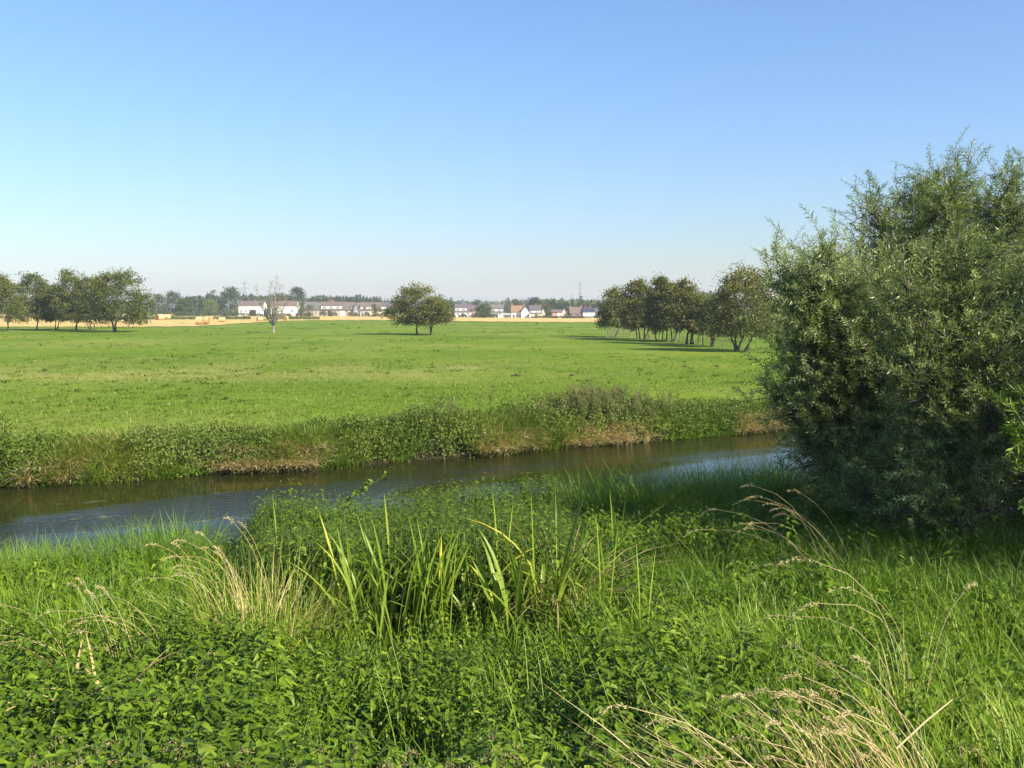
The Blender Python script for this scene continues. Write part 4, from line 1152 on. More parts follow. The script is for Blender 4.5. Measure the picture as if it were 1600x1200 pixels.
# floating weed and foam streaks on the river
r = np.random.default_rng(24); g = Geo()
streaks = [(-6.5, 21.5, 2.6, 60), (-5.2, 20.4, 1.5, 40), (-9.5, 21.6, 1.2, 22), (-4.0, 22.6, 2.2, 30), (-10.2, 23.4, .8, 12), (-7.3, 24.6, .4, 8), (1.5, 24.0, 2.5, 30), (3.2, 24.9, 1.6, 26), (4.6, 26.2, 1.5, 18), (-1.0, 23.2, 2.0, 30)]
for sx, sy, L, n in streaks:
    t = r.normal(0, .5, n) * L; o = r.normal(0, .10, n)
    x = sx + t * .87 - o * .5; y = sy + t * .46 + o * .87
    c = np.stack([x, y, np.full(n, WATER_Z + .006)], 1)
    d = np.stack([np.full(n, .87), np.full(n, .46), 0 * t], 1) + r.normal(0, .25, (n, 3)) * np.array([1, 1, .02])
    leaves(g, c, d, np.tile(np.array([[0, 0, 1.0]]), (n, 1)), r.uniform(.06, .3, n), r.uniform(.012, .04, n), r.uniform(0, 1, n), fold=.02)
tag(g.build('floating_weed', M['water_weed']), 'pale weed and foam streaks floating on the river', kind='stuff')

# ------------------------------------------------------------------ willows
def willow(name, label, loc, stems, shoots, seed, mat='willow', L=1.0, per=34, leaf=.105, up=.75, thick=.07, lo=.12, bark='willowbark'):
    """shrubby willow: `stems` arch up to (x,y,z) tips inside an outline; every stem carries leafy shoots"""
    r = np.random.default_rng(seed)
    t = empty(name, loc, label, 'tree')
    wood = Geo(); sp, sd, sl = [], [], []
    for tip, w in stems:
        tip = np.array(tip, float); n = 9
        b = np.array([tip[0] * .10, tip[1] * .10, 0]) + r.normal(0, .12, 3) * np.array([1, 1, 0])
        f = np.linspace(0, 1, n)[:, None]
        pts = b * (1 - f) + tip * f
        pts[:, 2] += np.sin(f[:, 0] * math.pi) * .10 * np.linalg.norm(tip)
        pts = pts + np.cumsum(r.normal(0, .05, (n, 3)), 0) * np.array([1, 1, .3])
        polytube(wood, pts, thick * (1 - f[:, 0]) ** 1.5 + .10 * thick, 6)
        k = int(shoots * w)
        u = r.uniform(lo, 1.0, k) ** .62
        i = np.minimum((u * (n - 1)).astype(int), n - 2); fr = u * (n - 1) - i
        p = pts[i] * (1 - fr[:, None]) + pts[i + 1] * fr[:, None]
        axis = unit(pts[i + 1] - pts[i])
        dv = unit(axis * .75 + r.normal(0, .75, (k, 3)) + np.array([0, 0, up]))
        # side branches: move the shoot's root off the stem and join it with a twig
        off = unit(r.normal(0, 1, (k, 3)) + axis * .2) * (r.uniform(0, 1, k) ** .7 * .95 * (1.1 - .6 * u) * min(1, L * 1.15))[:, None]
        q = p + off
        q[:, 2] = np.maximum(q[:, 2], .05)
        tubes(wood, p, q, .010, .006, 3)
        sp.append(q); sd.append(dv); sl.append(r.uniform(.45, 1.05, k) * L)
    P, D, Ls = np.concatenate(sp), np.concatenate(sd), np.concatenate(sl); N = len(P)
    s = np.linspace(.03, 1, per)[None, :, None]
    droop = np.array([0, 0, -1.0])[None, None] * (s ** 2) * (.28 * Ls)[:, None, None]
    bend = unit(r.normal(0, 1, (N, 3)))[:, None] * (s ** 2) * (.16 * Ls)[:, None, None]
    C = P[:, None] + D[:, None] * s * Ls[:, None, None] + droop + bend
    tan = unit(np.gradient(C, axis=1))
    tubes(wood, C[:, 0], C[:, per // 2], .0055, .004, 3); tubes(wood, C[:, per // 2], C[:, -1], .004, .002, 3)
    a = perp(tan); b = np.cross(tan, a)
    an = (np.arange(per) * 2.4)[None, :, None] + r.uniform(0, 6.28, (N, 1, 1))
    side = a * np.cos(an) + b * np.sin(an)
    ld = unit(tan * .75 + side * .8 + np.array([0, 0, -.18]) + r.normal(0, .18, C.shape))
    tint = np.clip(r.normal(.48, .17, (N, 1)) + r.normal(0, .16, (N, per)) + .12 * s[..., 0], 0, 1)
    g = Geo(); n = N * per
    lz = leaf * (1 - .55 * (np.abs(s[..., 0] - .4) / .6) ** 2) * r.uniform(.7, 1.2, (N, per))
    leaves(g, C.reshape(-1, 3), ld.reshape(-1, 3), unit(np.cross(ld, a * .4 + b * .4 + r.normal(0, .6, C.shape))).reshape(-1, 3), lz.ravel(), (lz * r.uniform(.15, .21, (N, per))).ravel(), tint.ravel(), fold=.25)
    wood.build('trunk', M[bark], t, smooth=True)
    g.build('crown', M[mat], t)
    return t
def tips_from_px(loc, D0, pts, r, jit=.5):
    """stem tips given as photo pixels, spread in depth round the bush's own distance"""
    out = []
    for px, py, w in pts:
        dd = r.uniform(-1.5, 1.5) if isinstance(w, (int, float)) else w[1]
        ww = w if isinstance(w, (int, float)) else w[0]
        q = at(px, py, D0 + dd) - np.array(loc)
        out.append((q, ww))
    return out
r = np.random.default_rng(41)
W1 = ground(1440, 19.5)     # tall willow behind
pts = [(a_ + 12, b_ + 26, c_) for a_, b_, c_ in [(1510, 245, 1), (1450, 268, 1), (1475, 262, 1), (1425, 270, 1), (1390, 285, 1), (1372, 300, .9), (1545, 262, 1), (1570, 275, 1), (1590, 300, 1), (1372, 330, 1), (1480, 310, 1), (1350, 385, .9), (1430, 350, 1), (1530, 330, 1), (1640, 300, 1), (1690, 350, 1), (1580, 370, 1), (1400, 410, 1), (1470, 420, 1), (1640, 420, 1), (1340, 450, .8), (1700, 470, 1), (1550, 440, 1)]]
willow('willow_tree', 'tallest grey-green willow reaching highest at the right edge of the photo', W1, tips_from_px(W1, 19.5, pts, r), 165, 51, L=.95)
W2 = ground(1370, 16.6)     # bush leaning over the river
pts = [(a_ + 36 * (a_ < 1300), b_ + (24 if a_ < 1300 and b_ < 440 else 34 if b_ < 480 else 10), c_) for a_, b_, c_ in [(1245, 385, .9), (1205, 405, .8), (1225, 395, .8), (1262, 400, .9), (1305, 415, .9), (1240, 430, 1), (1285, 425, 1), (1320, 440, 1), (1225, 470, 1), (1270, 470, 1), (1360, 430, 1), (1400, 470, 1), (1215, 540, 1), (1205, 600, .9), (1250, 560, 1), (1300, 520, 1), (1340, 560, 1), (1235, 640, .9), (1290, 610, 1), (1400, 560, 1), (1240, 690, .5), (1300, 690, .8), (1350, 640, 1), (1420, 640, 1), (1390, 720, .8), (1450, 560, 1), (1330, 740, .5), (1260, 480, 1), (1255, 590, 1), (1370, 500, 1)]]
willow('willow_bush', 'willow bush leaning left over the river with pale sunlit shoots', W2, tips_from_px(W2, 16.6, pts, r), 150, 52, L=.9)
W3 = ground(1530, 14.2)     # near bush at the right edge
pts = [(1400, 440, 1), (1450, 410, 1), (1500, 400, 1), (1560, 400, 1), (1620, 420, 1), (1440, 490, 1), (1500, 480, 1), (1570, 470, 1), (1640, 490, 1), (1420, 560, 1), (1480, 570, 1), (1540, 550, 1), (1610, 560, 1), (1430, 640, 1), (1500, 650, 1), (1570, 640, 1), (1640, 620, 1), (1460, 720, .8), (1540, 720, .9), (1600, 700, 1), (1700, 500, 1), (1700, 620, 1), (1400, 765, .7), (1450, 775, .8), (1500, 770, .8), (1550, 780, .8), (1610, 770, .8), (1340, 770, .5)]
willow('willow_bush', 'dark willow bush filling the right edge with a feathery lighter top', W3, tips_from_px(W3, 14.2, pts, r), 130, 53, L=.85, leaf=.10)
# the trees along the bank to the right of the frame, whose shade falls across the near bank
W4 = np.array([12.6, 11.2, float(zg(12.6, 11.2))])
r4 = np.random.default_rng(44)
pts4 = [((r4.uniform(-3.0, 3.0), r4.uniform(-2.6, 2.6), r4.uniform(2.2, 7.4)), 1) for _ in range(30)]
willow('willow_tree', 'big willow on the bank beyond the right edge of the photo', W4, pts4, 105, 54, L=1.1, per=22, leaf=.2)

W6 = np.array([10.6, 8.0, float(zg(10.6, 8.0))])
pts6 = [((r4.uniform(-1.7, 1.7), r4.uniform(-1.6, 1.6), r4.uniform(1.8, 6.6)), 1) for _ in range(17)]
willow('willow_bush', 'lower willow bush on the bank beyond the right edge of the photo', W6, pts6, 60, 56, L=.9, per=22, leaf=.17)

# near sprig at the right edge
W5 = ground(1600, 8.4)
pts = [((at(1583, 640, 8.3) - W5), .5), ((at(1604, 690, 8.5) - W5), .5), ((at(1625, 620, 8.4) - W5), .5)]
willow('willow_sapling', 'slender yellow-green willow sapling close at the right edge of the photo', W5, pts, 52, 55, L=.30, per=20, leaf=.085, up=.3, lo=.4, thick=.009, mat='nettle', bark='stem')

# ------------------------------------------------------------------ near bank: nettles
def nettle_leaf_geo(rows, half, serr=0.0):
    v, f4, f3 = [(0, 0, 0)], [], []
    for i, (t, w) in enumerate(zip(rows, half)):
        z = -.30 * t * t
        e = .10 * w / .25
        v += [(t + serr * (i % 2), -w, z + e), (t, 0, z), (t + serr * (i % 2), w, z + e)]
    v.append((1, 0, -.30))
    n = len(rows)
    f3 += [(0, 1, 2), (0, 2, 3)]
    for i in range(n - 1):
        a = 1 + 3 * i
        f4 += [(a, a + 3, a + 4, a + 1), (a + 1, a + 4, a + 5, a + 2)]
    a = 1 + 3 * (n - 1); e = len(v) - 1
    f3 += [(a, e, a + 1), (a + 1, e, a + 2)]
    return np.array(v), np.array(f4).reshape(-1, 4), np.array(f3)
NL_HI = nettle_leaf_geo([.12, .22, .30, .42, .50, .62, .70, .82, .9], [.13, .20, .17, .20, .155, .15, .10, .085, .035])
NL_LO = nettle_leaf_geo([.25, .60], [.20, .13])
def nettle_layout(r, H, big=1.0):
    """leaf transforms (n,3,3 basis with length, n,3 origin) and tassel points for one plant"""
    B, O, T = [], [], []
    n = int(r.integers(9, 12)); a0 = r.uniform(0, 6.28); lx, ly = r.normal(0, .05, 2)
    for k in range(n):
        f = k / (n - 1); z = H * (.34 + .66 * f ** .8); ax = a0 + k * math.pi / 2
        Lf = (.118 - .062 * f ** 2.4) * r.uniform(.85, 1.2) * big
        for s in (0, math.pi):
            a = ax + s + r.normal(0, .25); pit = r.uniform(-.15, 1.0) * (1 - .7 * f) - .55 * max(0, f - .75)
            d = np.array([math.cos(a) * math.cos(pit), math.sin(a) * math.cos(pit), -math.sin(pit)])
            sd = unit(np.array([-math.sin(a), math.cos(a), r.normal(0, .25)])); u = np.cross(d, sd)
            o = np.array([lx * z, ly * z, z]) + np.array([math.cos(a), math.sin(a), .35]) * .018
            B.append(np.stack([d, sd, u]) * Lf); O.append(o)
        if .35 < f < .9 and r.uniform() < .8:
            for s in (0, math.pi): T.append((np.array([lx * z, ly * z, z]), ax + s + .6))
    return np.array(B), np.array(O), T, (lx, ly)
def nettle_meshes(seed, H):
    r = np.random.default_rng(seed); B, O, T, (lx, ly) = nettle_layout(r, H)
    st = Geo(); polytube(st, [[0, 0, -.05], [lx * H * .5, ly * H * .5, H * .5], [lx * H, ly * H, H * .99]], [.0045, .0038, .0018], 5, .5)
    ts = Geo()
    for p, a in T:
        m_ = 20; f = r.uniform(0, 1, m_)
        c = p + np.stack([np.cos(a) * f * .05, np.sin(a) * f * .05, .01 - .035 * f ** 2], 1)
        leaves(ts, c + r.normal(0, .004, (m_, 3)), r.normal(0, 1, (m_, 3)), unit(r.normal(0, 1, (m_, 3))), .017, .010, r.uniform(0, 1, m_))
    return B, O, st.mesh('stem', M['stem'], True), ts
NP = [nettle_meshes(200 + i, h) for i, h in enumerate((.52, .60, .68, .58, .72, .64))]
NLM = []                                   # shared leaf meshes of three tints
for i, tnt in enumerate((.25, .48, .70)):
    g = Geo(); v, f4, f3 = NL_HI; g.add(v, [f4, f3], tnt); NLM.append(g.mesh('nettle_leaf', M['nettle']))
NFM = []
for B, O, st, ts in NP:                    # whole foliage of a plant in one mesh, for plants farther off
    rr = np.random.default_rng(len(NFM)); g = Geo(); v, f4, f3 = NL_LO
    for b, o in zip(B, O): g.add(v @ b + o, [f4, f3], float(np.clip(rr.normal(.45, .2), 0, 1)))
    g2 = g; NFM.append(g2.mesh('foliage', M['nettle']))
NTM = [ts.mesh('seed_tassel', M['tassel']) if ts.n else None for _, _, _, ts in NP]

CLEAR = [(1455, 3.7, .42), (1400, 3.75, .35), (1290, 3.5, .25), (392, 9.4, .5), (612, 10, .42), (690, 10.3, .3), (800, 9.8, .25), (1440, 6.1, .2), (545, 9.9, .2), (845, 10.4, .3)]
def clear_mask(x, y):
    m_ = np.ones(len(x), bool)
    for cpx, cD, cr in CLEAR:
        cx = (cpx - 800) / 1570 * cD
        m_ &= ((x - cx) ** 2 + (y - cD) ** 2) > cr * cr
    return m_
def zone(px, py, x, y, r):
    """0 nettle, 1 green grass, 2 low leafy growth at the water's edge"""
    n = len(px); u = r.uniform(0, 1, n)
    nn = vnoise(x, y, 1.3, 20)
    k = np.where(py > 955, np.where(px < 1080, u < .93, u < np.where(px < 1330, .34, .20)), False)     # near: nettles, more grass to the right
    k = np.where((py <= 955) & (px < 300), u < .22, k)
    k = np.where((py <= 955) & (px >= 300) & (px < 900), u < .30, k)
    k = np.where((py <= 955) & (px >= 900), u < .16 + .4 * (nn > .62), k)
    k = np.where((px > 1350) & (py < 955), u < .24, k)
    z = np.where(k, 0, 1)
    z = np.where((py < 900) & (px > 370) & (px < 905) & (u < .8) & (y > 10.4), 2, z)
    z = np.where((py < 850) & (px > 40) & (px < 330) & (u < .5), 2, z)
    return z
r = np.random.default_rng(61)
n = 30000
y = 1.3 + 20 * r.uniform(0, 1, n) ** .80; x = r.uniform(-1, 1, n) * (.62 * y + 1.6)
k = (y < near_edge(x) - .25) & (np.abs(x) < .62 * y + 1.4) & clear_mask(x, y); x, y = x[k], y[k]
base = on_ground(x, y)
px, py = proj(base + np.array([0, 0, .7]))
zn = zone(px, py, x, y, r)
keep_n = (zn == 0) & (vnoise(x, y, .55, 33) + .35 * vnoise(x, y, .22, 34) > .49) & (r.uniform(0, 1, len(x)) < np.where(y < 7.5, .85, .6))
nx = np.where(keep_n)[0]
order = nx[np.argsort(y[nx])]
inview = (px[order] > -20) & (px[order] < 1620) & (py[order] < 1230)
near = order[inview][:300]
rest = np.setdiff1d(order, near)
LAB = 'green stinging nettle in the dense nettle bed across the bottom of the photo'
leaf_budget = 0
for i, q in enumerate(near):
    v = int(r.integers(0, len(NP))); B, O, st, ts = NP[v]
    sc = r.uniform(.85, 1.2)
    t = empty('nettle', tuple(base[q]), LAB, 'nettle', 'nettles on the near bank', r.uniform(0, 6.28)); t.scale = (sc, sc, sc)
    link('stem', st, t)
    if i < 110:
        for b, o in zip(B, O):
            if o[2] < .28: continue
            lo = bpy.data.objects.new('leaf', NLM[int(r.integers(0, 3))]); COL.objects.link(lo); lo.parent = t
            m4 = np.eye(4); m4[:3, :3] = b.T; m4[:3, 3] = o
            lo.matrix_local = Matrix(m4.tolist())
    else:
        link('foliage', NFM[v], t)
    if NTM[v] is not None: tag(link('seed_tassel', NTM[v], t), kind='stuff')
# the rest of the bed, joined
def join_plants(name, idx, scale, lo, label, mat, big=1.0, seed=0, drop=0.0):
    r = np.random.default_rng(seed); g = Geo(); v, f4, f3 = lo
    for var in range(len(NP)):
        B, O, st, ts = NP[var]
        ids = idx[(np.arange(len(idx)) % len(NP)) == var]
        if not len(ids): continue
        m_ = len(ids); a = r.uniform(0, 6.28, m_); sc = scale[ids] * r.uniform(.85, 1.15, m_)
        ca, sa = np.cos(a), np.sin(a)
        Rm = np.zeros((m_, 3, 3)); Rm[:, 0, 0] = ca; Rm[:, 0, 1] = -sa; Rm[:, 1, 0] = sa; Rm[:, 1, 1] = ca; Rm[:, 2, 2] = 1
        # leaf verts in plant space
        LV = np.einsum('vk,lkj->lvj', v * big, B) + O[:, None]
        nl, nv = LV.shape[:2]
        kk = r.uniform(0, 1, (m_, nl)) > drop
        W = np.einsum('mij,lvj->mlvi', Rm, LV) * sc[:, None, None, None] + base[ids][:, None, None]
        W = W[kk]
        n_ = len(W); off = (np.arange(n_) * nv)[:, None, None]
        tint = np.clip(np.repeat(r.normal(.42, .12, (m_, 1)), nl, 1) + r.normal(0, .17, (m_, nl)), 0, 1)[kk]
        g.add(W.reshape(-1, 3), [(f4[None] + off).reshape(-1, 4), (f3[None] + off).reshape(-1, 3)], np.repeat(tint, nv))
    return tag(g.build(name, mat), label, kind='stuff')
def join_stems(name, idx, scale, label, H=.75):
    g = Geo(); p = base[idx]
    tubes(g, p, p + np.array([0, 0, H]) * scale[idx][:, None], .0042, .002, 4)
    return tag(g.build(name, M['stem']), label, kind='stuff')
ones = np.ones(len(x))
nearish = rest[y[rest] < 9]; farther = rest[y[rest] >= 9]
low = np.where((y > 4.6) & (y < 11) & (px > 440) & (px < 930), .72, 1.0)
join_plants('nettle_bed', rest, low, NL_LO, 'dense bed of nettles behind the nearest plants', M['nettle'], 1.12, 62)
join_stems('nettle_stems', rest, low, 'stems of the dense nettle bed', .52)
# leafy growth at the water's edge: smaller leaves, taller mounds
le = np.where(zn == 2)[0]
mound = .62 + .60 * sstep(360, 430, px) * (1 - sstep(860, 930, px)) * (.62 + .75 * vnoise(x, y, 1.1, 25)) + .25 * vnoise(x, y, .4, 29)
mound = mound * np.where(y > near_edge(x) - 1.0, .8, 1)
mound = np.where((px > 375) & (px < 545), mound * 1.12, mound); mound = np.where(px < 330, .95, mound)
join_plants('waterside_herbs', le, mound, NL_LO, 'mounded leafy growth along the edge of the river', M['nettle'], .66, 63)
g = Geo(); p_ = base[le]; tubes(g, p_, p_ + np.array([0, 0, .7]) * mound[le][:, None], .004, .002, 4); tag(g.build('waterside_stems', M['stem']), 'stems of the leafy waterside growth', kind='stuff')

# ------------------------------------------------------------------ near bank grass
r = np.random.default_rng(64); g = Geo()
n = 26000
y2 = 1.6 + 20.5 * r.uniform(0, 1, n) ** .72; x2 = r.uniform(-1, 1, n) * (.62 * y2 + 1.6)
k = (y2 < near_edge(x2) - .1) & (clear_mask(x2, y2) | (r.uniform(0, 1, n) < .25)); x2, y2 = x2[k], y2[k]
b2 = on_ground(x2, y2, -.02); qx, qy = proj(b2 + np.array([0, 0, .6]))
dens = np.full(len(x2), .10)
dens = np.where(qy < 960, .75, dens); dens = np.where((qy < 900) & (qx > 370) & (qx < 900), .22, dens)
dens = np.where((qx > 1060) & (qy > 940), .95, dens); dens = np.where((qx > 1350) & (qy > 780), .95, dens)
dens = np.where((qy > 960) & (qx < 1060), .10, dens)
dens = np.where((qx > 470) & (qx < 900) & (y2 > 4.6) & (y2 < 11), .3, dens)
k = r.uniform(0, 1, len(x2)) < dens; x2, y2, b2, qx, qy = x2[k], y2[k], b2[k], qx[k], qy[k]
h = .52 + .22 * vnoise(x2, y2, 1.6, 26) + .10 * vnoise(x2, y2, .5, 27)
h = np.where((qx > 880) & (qx < 1320) & (qy < 960), h * .98, h); h = np.where((qx > 880) & (qx < 1240) & (y2 > near_edge(x2) - 4), h * 1.85, h); h = np.where((qx < 330) & (y2 > near_edge(x2) - 3), h * 1.45, h)
h = np.where((qy > 960) & (qx < 1060), h * .95, h); h = np.where((qx > 470) & (qx < 900) & (y2 > 4.6) & (y2 < 11), h * .6, h)
tn = .18 + .5 * vnoise(x2, y2, 1.1, 28)
tufts(g, b2, 9, h, .0105, .12, tn, r, (.02, .38), (.08, .75), tip=.05)
tag(g.build('bank_grass', M['grass']), 'bright green long grass on the near bank', kind='stuff')
# thin seeding stems rising out of the sward
r = np.random.default_rng(65); g = Geo()
n = 900; y3 = 3 + 12 * r.uniform(0, 1, n) ** .8; x3 = r.uniform(-.6, .62, n) * y3
k = y3 < near_edge(x3) - .5; x3, y3 = x3[k], y3[k]; q3x, q3y = proj(on_ground(x3, y3, .8))
k = ((q3x > 820) & (q3y > 900)) | (r.uniform(0, 1, len(x3)) < .22); x3, y3 = x3[k], y3[k]
m_ = len(x3)
blades(g, on_ground(x3, y3), r.uniform(.75, 1.15, m_), .006, np.where(r.uniform(0, 1, m_) < .7, 2.6, 0.3) + r.normal(0, .5, m_), r.uniform(.05, .35, m_), r.uniform(.05, .5, m_), r.uniform(.55, .95, m_))
tag(g.build('seeding_grass', M['grass']), 'thin pale seeding stems above the near grass', kind='stuff')

# ------------------------------------------------------------------ yellow flag irises
def ribbon(L, w, az, lean, curve, twist=0.0, n=9, kink=None, fold=.28):
    s = np.linspace(0, 1, n)
    hor = (lean * s + curve * s ** 2.6) * L; ver = (s - .42 * min(abs(curve), 1.7) * s ** 3.2) * L * math.cos(min(abs(lean), 1) * .75)
    if kink is not None:                       # leaf snapped over at s = kink
        i = s > kink
        d0 = np.interp(kink, s, hor), np.interp(kink, s, ver)
        hor = np.where(i, d0[0] + (s - kink) * L * .85 * np.sign(lean + curve + 1e-6), hor); ver = np.where(i, d0[1] - (s - kink) * L * .40, ver)
    dr = np.array([math.cos(az), math.sin(az), 0])
    c = dr[None] * hor[:, None] + np.array([0, 0, 1.0])[None] * ver[:, None]
    tw = az + math.pi / 2 + twist * s
    sd = np.stack([np.cos(tw), np.sin(tw), 0 * s], 1)
    tan = unit(np.gradient(c, axis=0)); nr = unit(np.cross(sd, tan))
    W = w * np.minimum(1, (1 - s) * 3.2) ** .7 * (.85 + .3 * s * (1 - s) * 4 * .5)
    W[-1] = .0006
    l, m_, r_ = c - sd * W[:, None] / 2, c + nr * (W * fold)[:, None], c + sd * W[:, None] / 2
    return np.stack([l, m_, r_], 1).reshape(-1, 3), grid_faces(n, 3), s
def iris(px, D, specs, label, dz=0.0, name='iris_clump'):
    b = ground(px, D); b[2] += dz
    t = empty(name, tuple(b), label, 'iris')
    for (ox, oy, L, w, az, lean, curve, tint, tipt, kink) in specs:
        v, f, s = ribbon(L, w, az, lean, curve, twist=random.uniform(-.9, .9), kink=kink)
        g = Geo(); g.add(v + np.array([ox, oy, 0]), f, np.repeat(np.clip(tint + tipt * s ** 3, 0, 1), 3))
        g.build('leaf', M['iris'], t, smooth=True)
    return t
r = np.random.default_rng(71)
def fan(n, rx, ry, L, w, r, lean=.18, cur=.3, yellow=.12, bias=0.0, kinks=.1):
    out = []
    for i in range(n):
        ox, oy = r.uniform(-rx, rx), r.uniform(-ry, ry)
        az = (0 if ox + r.normal(0, rx * .5) > 0 else math.pi) + r.normal(0, .6)
        ye = r.uniform() < yellow
        out.append((ox, oy, L * r.uniform(.6, 1.12), w * r.uniform(.75, 1.2), az, abs(r.normal(0, lean)) + bias + abs(ox) / rx * .12, abs(r.normal(0, cur)), .62 if ye else r.uniform(.12, .55), r.uniform(.1, .5) if ye or r.uniform() < .2 else .0, r.uniform(.6, .8) if r.uniform() < kinks else None))
    return out
iris(612, 10.0, fan(60, .46, .24, 1.24, .040, r, .06, .16, kinks=.06), 'largest clump of sword-shaped iris leaves, left of centre on the near bank')
iris(690, 10.3, fan(22, .28, .2, 1.18, .040, r, .12, .3), 'clump of iris leaves leaning right beside the largest clump')
iris(545, 9.9, fan(12, .16, .15, 1.0, .034, r, .3, .4, bias=.1), 'small splayed iris clump on the left flank of the largest clump')
iris(800, 9.8, fan(12, .15, .12, 1.18, .052, r, .10, .22, .2), 'iris clump of a few broad pale leaves, right of the largest clump')
iris(845, 10.5, fan(14, .22, .2, 1.4, .044, r, .12, .4, .25), 'iris clump with dark upright and arching leaves before the brown sedge')
iris(760, 10.2, fan(11, .2, .15, 1.05, .036, r, .25, .8, .3, kinks=.4), 'iris clump with bent yellowing leaves between two bigger clumps')
def upright(px, py_top, D, n, w, label, L=None):
    b = ground(px, D); L = at(px, py_top, D)[2] - b[2] + .02
    sp = [((i - (n - 1) / 2) * w * 1.2, .02 * i, L * (1 - .08 * i), w, (0 if i % 2 else math.pi), .02 + .03 * i, .03, .42, .12, None) for i in range(n)]
    iris(px, D, sp, label, name='iris_leaf_pair' if n == 2 else 'iris_shoot')
upright(786, 766, 10.6, 3, .032, 'tall blunt iris shoot standing up before the blue water')
upright(611, 771, 11.2, 2, .036, 'tall pale pair of iris leaves above the largest clump')
upright(529, 748, 12.5, 1, .024, 'lone thin iris leaf standing up against the dark water')
upright(430, 772, 12.2, 1, .026, 'short broken iris leaf at the left end of the leafy mound')
upright(952, 800, 9.6, 3, .040, 'broad iris leaves with brown tips in the bright grass right of the brown sedge')
upright(968, 764, 12.2, 3, .036, 'iris leaves at the water edge where the bright grass begins')
upright(695, 804, 9.4, 2, .030, 'tall iris leaf pair right above the leaning clump')
upright(1010, 840, 9.0, 2, .030, 'slim iris leaf pair standing in the bright grass')
# brown sedge tussock
def sedge(px, D, label, n=150):
    b = ground(px, D); t = empty('sedge_tussock', tuple(b), label, 'sedge'); r = np.random.default_rng(int(px))
    a = r.uniform(0, 6.28, n)
    g = Geo(); blades(g, np.stack([np.cos(a) * .12, np.sin(a) * .12, 0 * a], 1), r.uniform(.6, 1.2, n), .014, a + r.normal(0, .4, n), r.uniform(.1, .6, n), r.uniform(.3, 1.4, n), r.uniform(.1, .6, n))
    g.build('dead_leaves', M['straw'], t)
    n2 = 60; a = r.uniform(0, 6.28, n2)
    g = Geo(); blades(g, np.stack([np.cos(a) * .1, np.sin(a) * .1, 0 * a], 1), r.uniform(.9, 1.5, n2), .016, a + r.normal(0, .4, n2), r.uniform(.15, .7, n2), r.uniform(.2, 1.0, n2), r.uniform(.15, .7, n2))
    g.build('green_leaves', M['bankgrass'], t)
sedge(876, 10.8, 'brown sedge tussock with dead leaves and long green arching blades')

# ------------------------------------------------------------------ dry grasses
def seed_head(p, d, L, r, dens=60, droop=.5, ss=.018):
    """loose panicle following a drooping axis from p"""
    s = r.uniform(0, 1, dens)
    axis = p + d[None] * (s * L)[:, None] + np.array([0, 0, -1.0])[None] * (s ** 2 * L * droop)[:, None]
    tan = unit(d[None] + np.array([0, 0, -1.0])[None] * (2 * s * droop)[:, None])
    o = r.normal(0, 1, (dens, 3)) * (ss * .5 * (1 - .5 * s))[:, None]
    g = Geo(); leaves(g, axis + o, unit(tan + r.normal(0, .35, (dens, 3))), unit(r.normal(0, 1, (dens, 3))), ss * r.uniform(.7, 1.3, dens), ss * .3, np.clip(r.normal(.75, .18, dens), 0, 1), fold=.3)
    return g
def dry_stalk(parent, base, H, az, lean, nod, r, head=.16, thick=.0034, tint=.72, dens=60):
    n = 9; s = np.linspace(0, 1, n)
    dr = np.array([math.cos(az), math.sin(az), 0])
    hor = H * (lean * s + nod * s ** 4); ver = H * (s * math.sqrt(max(.15, 1 - min(lean, .9) ** 2)) - .55 * nod * s ** 5)
    pts = np.array(base)[None] + dr[None] * hor[:, None] + np.array([0, 0, 1.0])[None] * ver[:, None]
    g = Geo(); polytube(g, pts, np.linspace(thick, thick * .45, n), 5, tint)
    st = g.build('stalk', M['straw'], parent, smooth=True)
    if head > 0:
        d = unit(pts[-1] - pts[-2])
        seed_head(pts[-1], d, head, r, dens, .35 + .5 * nod, .018 if head > .125 else .012).build('seed_head', M['straw'], st)['kind'] = 'stuff'
    return st
def dry_clump(name, px, D, label, stalks, blades_n=0, seed=1, bh=.6, btint=(.3, .8), spread=.15, bmat='straw', cat='dry grass', green=0, blean=.3, baz=None):
    r = np.random.default_rng(seed); b = ground(px, D)
    t = empty(name, tuple(b), label, cat)
    for (ox, oy, H, az, lean, nod, head) in stalks:
        dry_stalk(t, (ox, oy, float(zg(b[0] + ox, b[1] + oy)) - b[2]), H, az, lean, nod, r, head)
    if blades_n:
        g = Geo(); a = r.uniform(0, 6.28, blades_n); q = np.sqrt(r.uniform(0, 1, blades_n)) * spread
        a2 = a + r.normal(0, .5, blades_n) if baz is None else baz + r.normal(0, .5, blades_n)
        blades(g, np.stack([np.cos(a) * q, np.sin(a) * q, 0 * a], 1), bh * r.uniform(.5, 1.2, blades_n), .0075, a2, np.abs(r.normal(0, blean, blades_n)), np.abs(r.normal(0, .45, blades_n)), r.uniform(*btint, blades_n))
        g.build('dead_blades', M[bmat], t)
    if green:
        g = Geo(); a = r.uniform(0, 6.28, green); q = np.sqrt(r.uniform(0, 1, green)) * spread * 1.2
        blades(g, np.stack([np.cos(a) * q, np.sin(a) * q, 0 * a], 1), bh * r.uniform(.5, 1.15, green), .008, a + r.normal(0, .5, green), np.abs(r.normal(0, .25, green)), np.abs(r.normal(0, .4, green)), r.uniform(.4, 1, green))
        g.build('green_blades', M['grass'], t)
    return t
LEFT = math.pi
rs = np.random.default_rng(81)
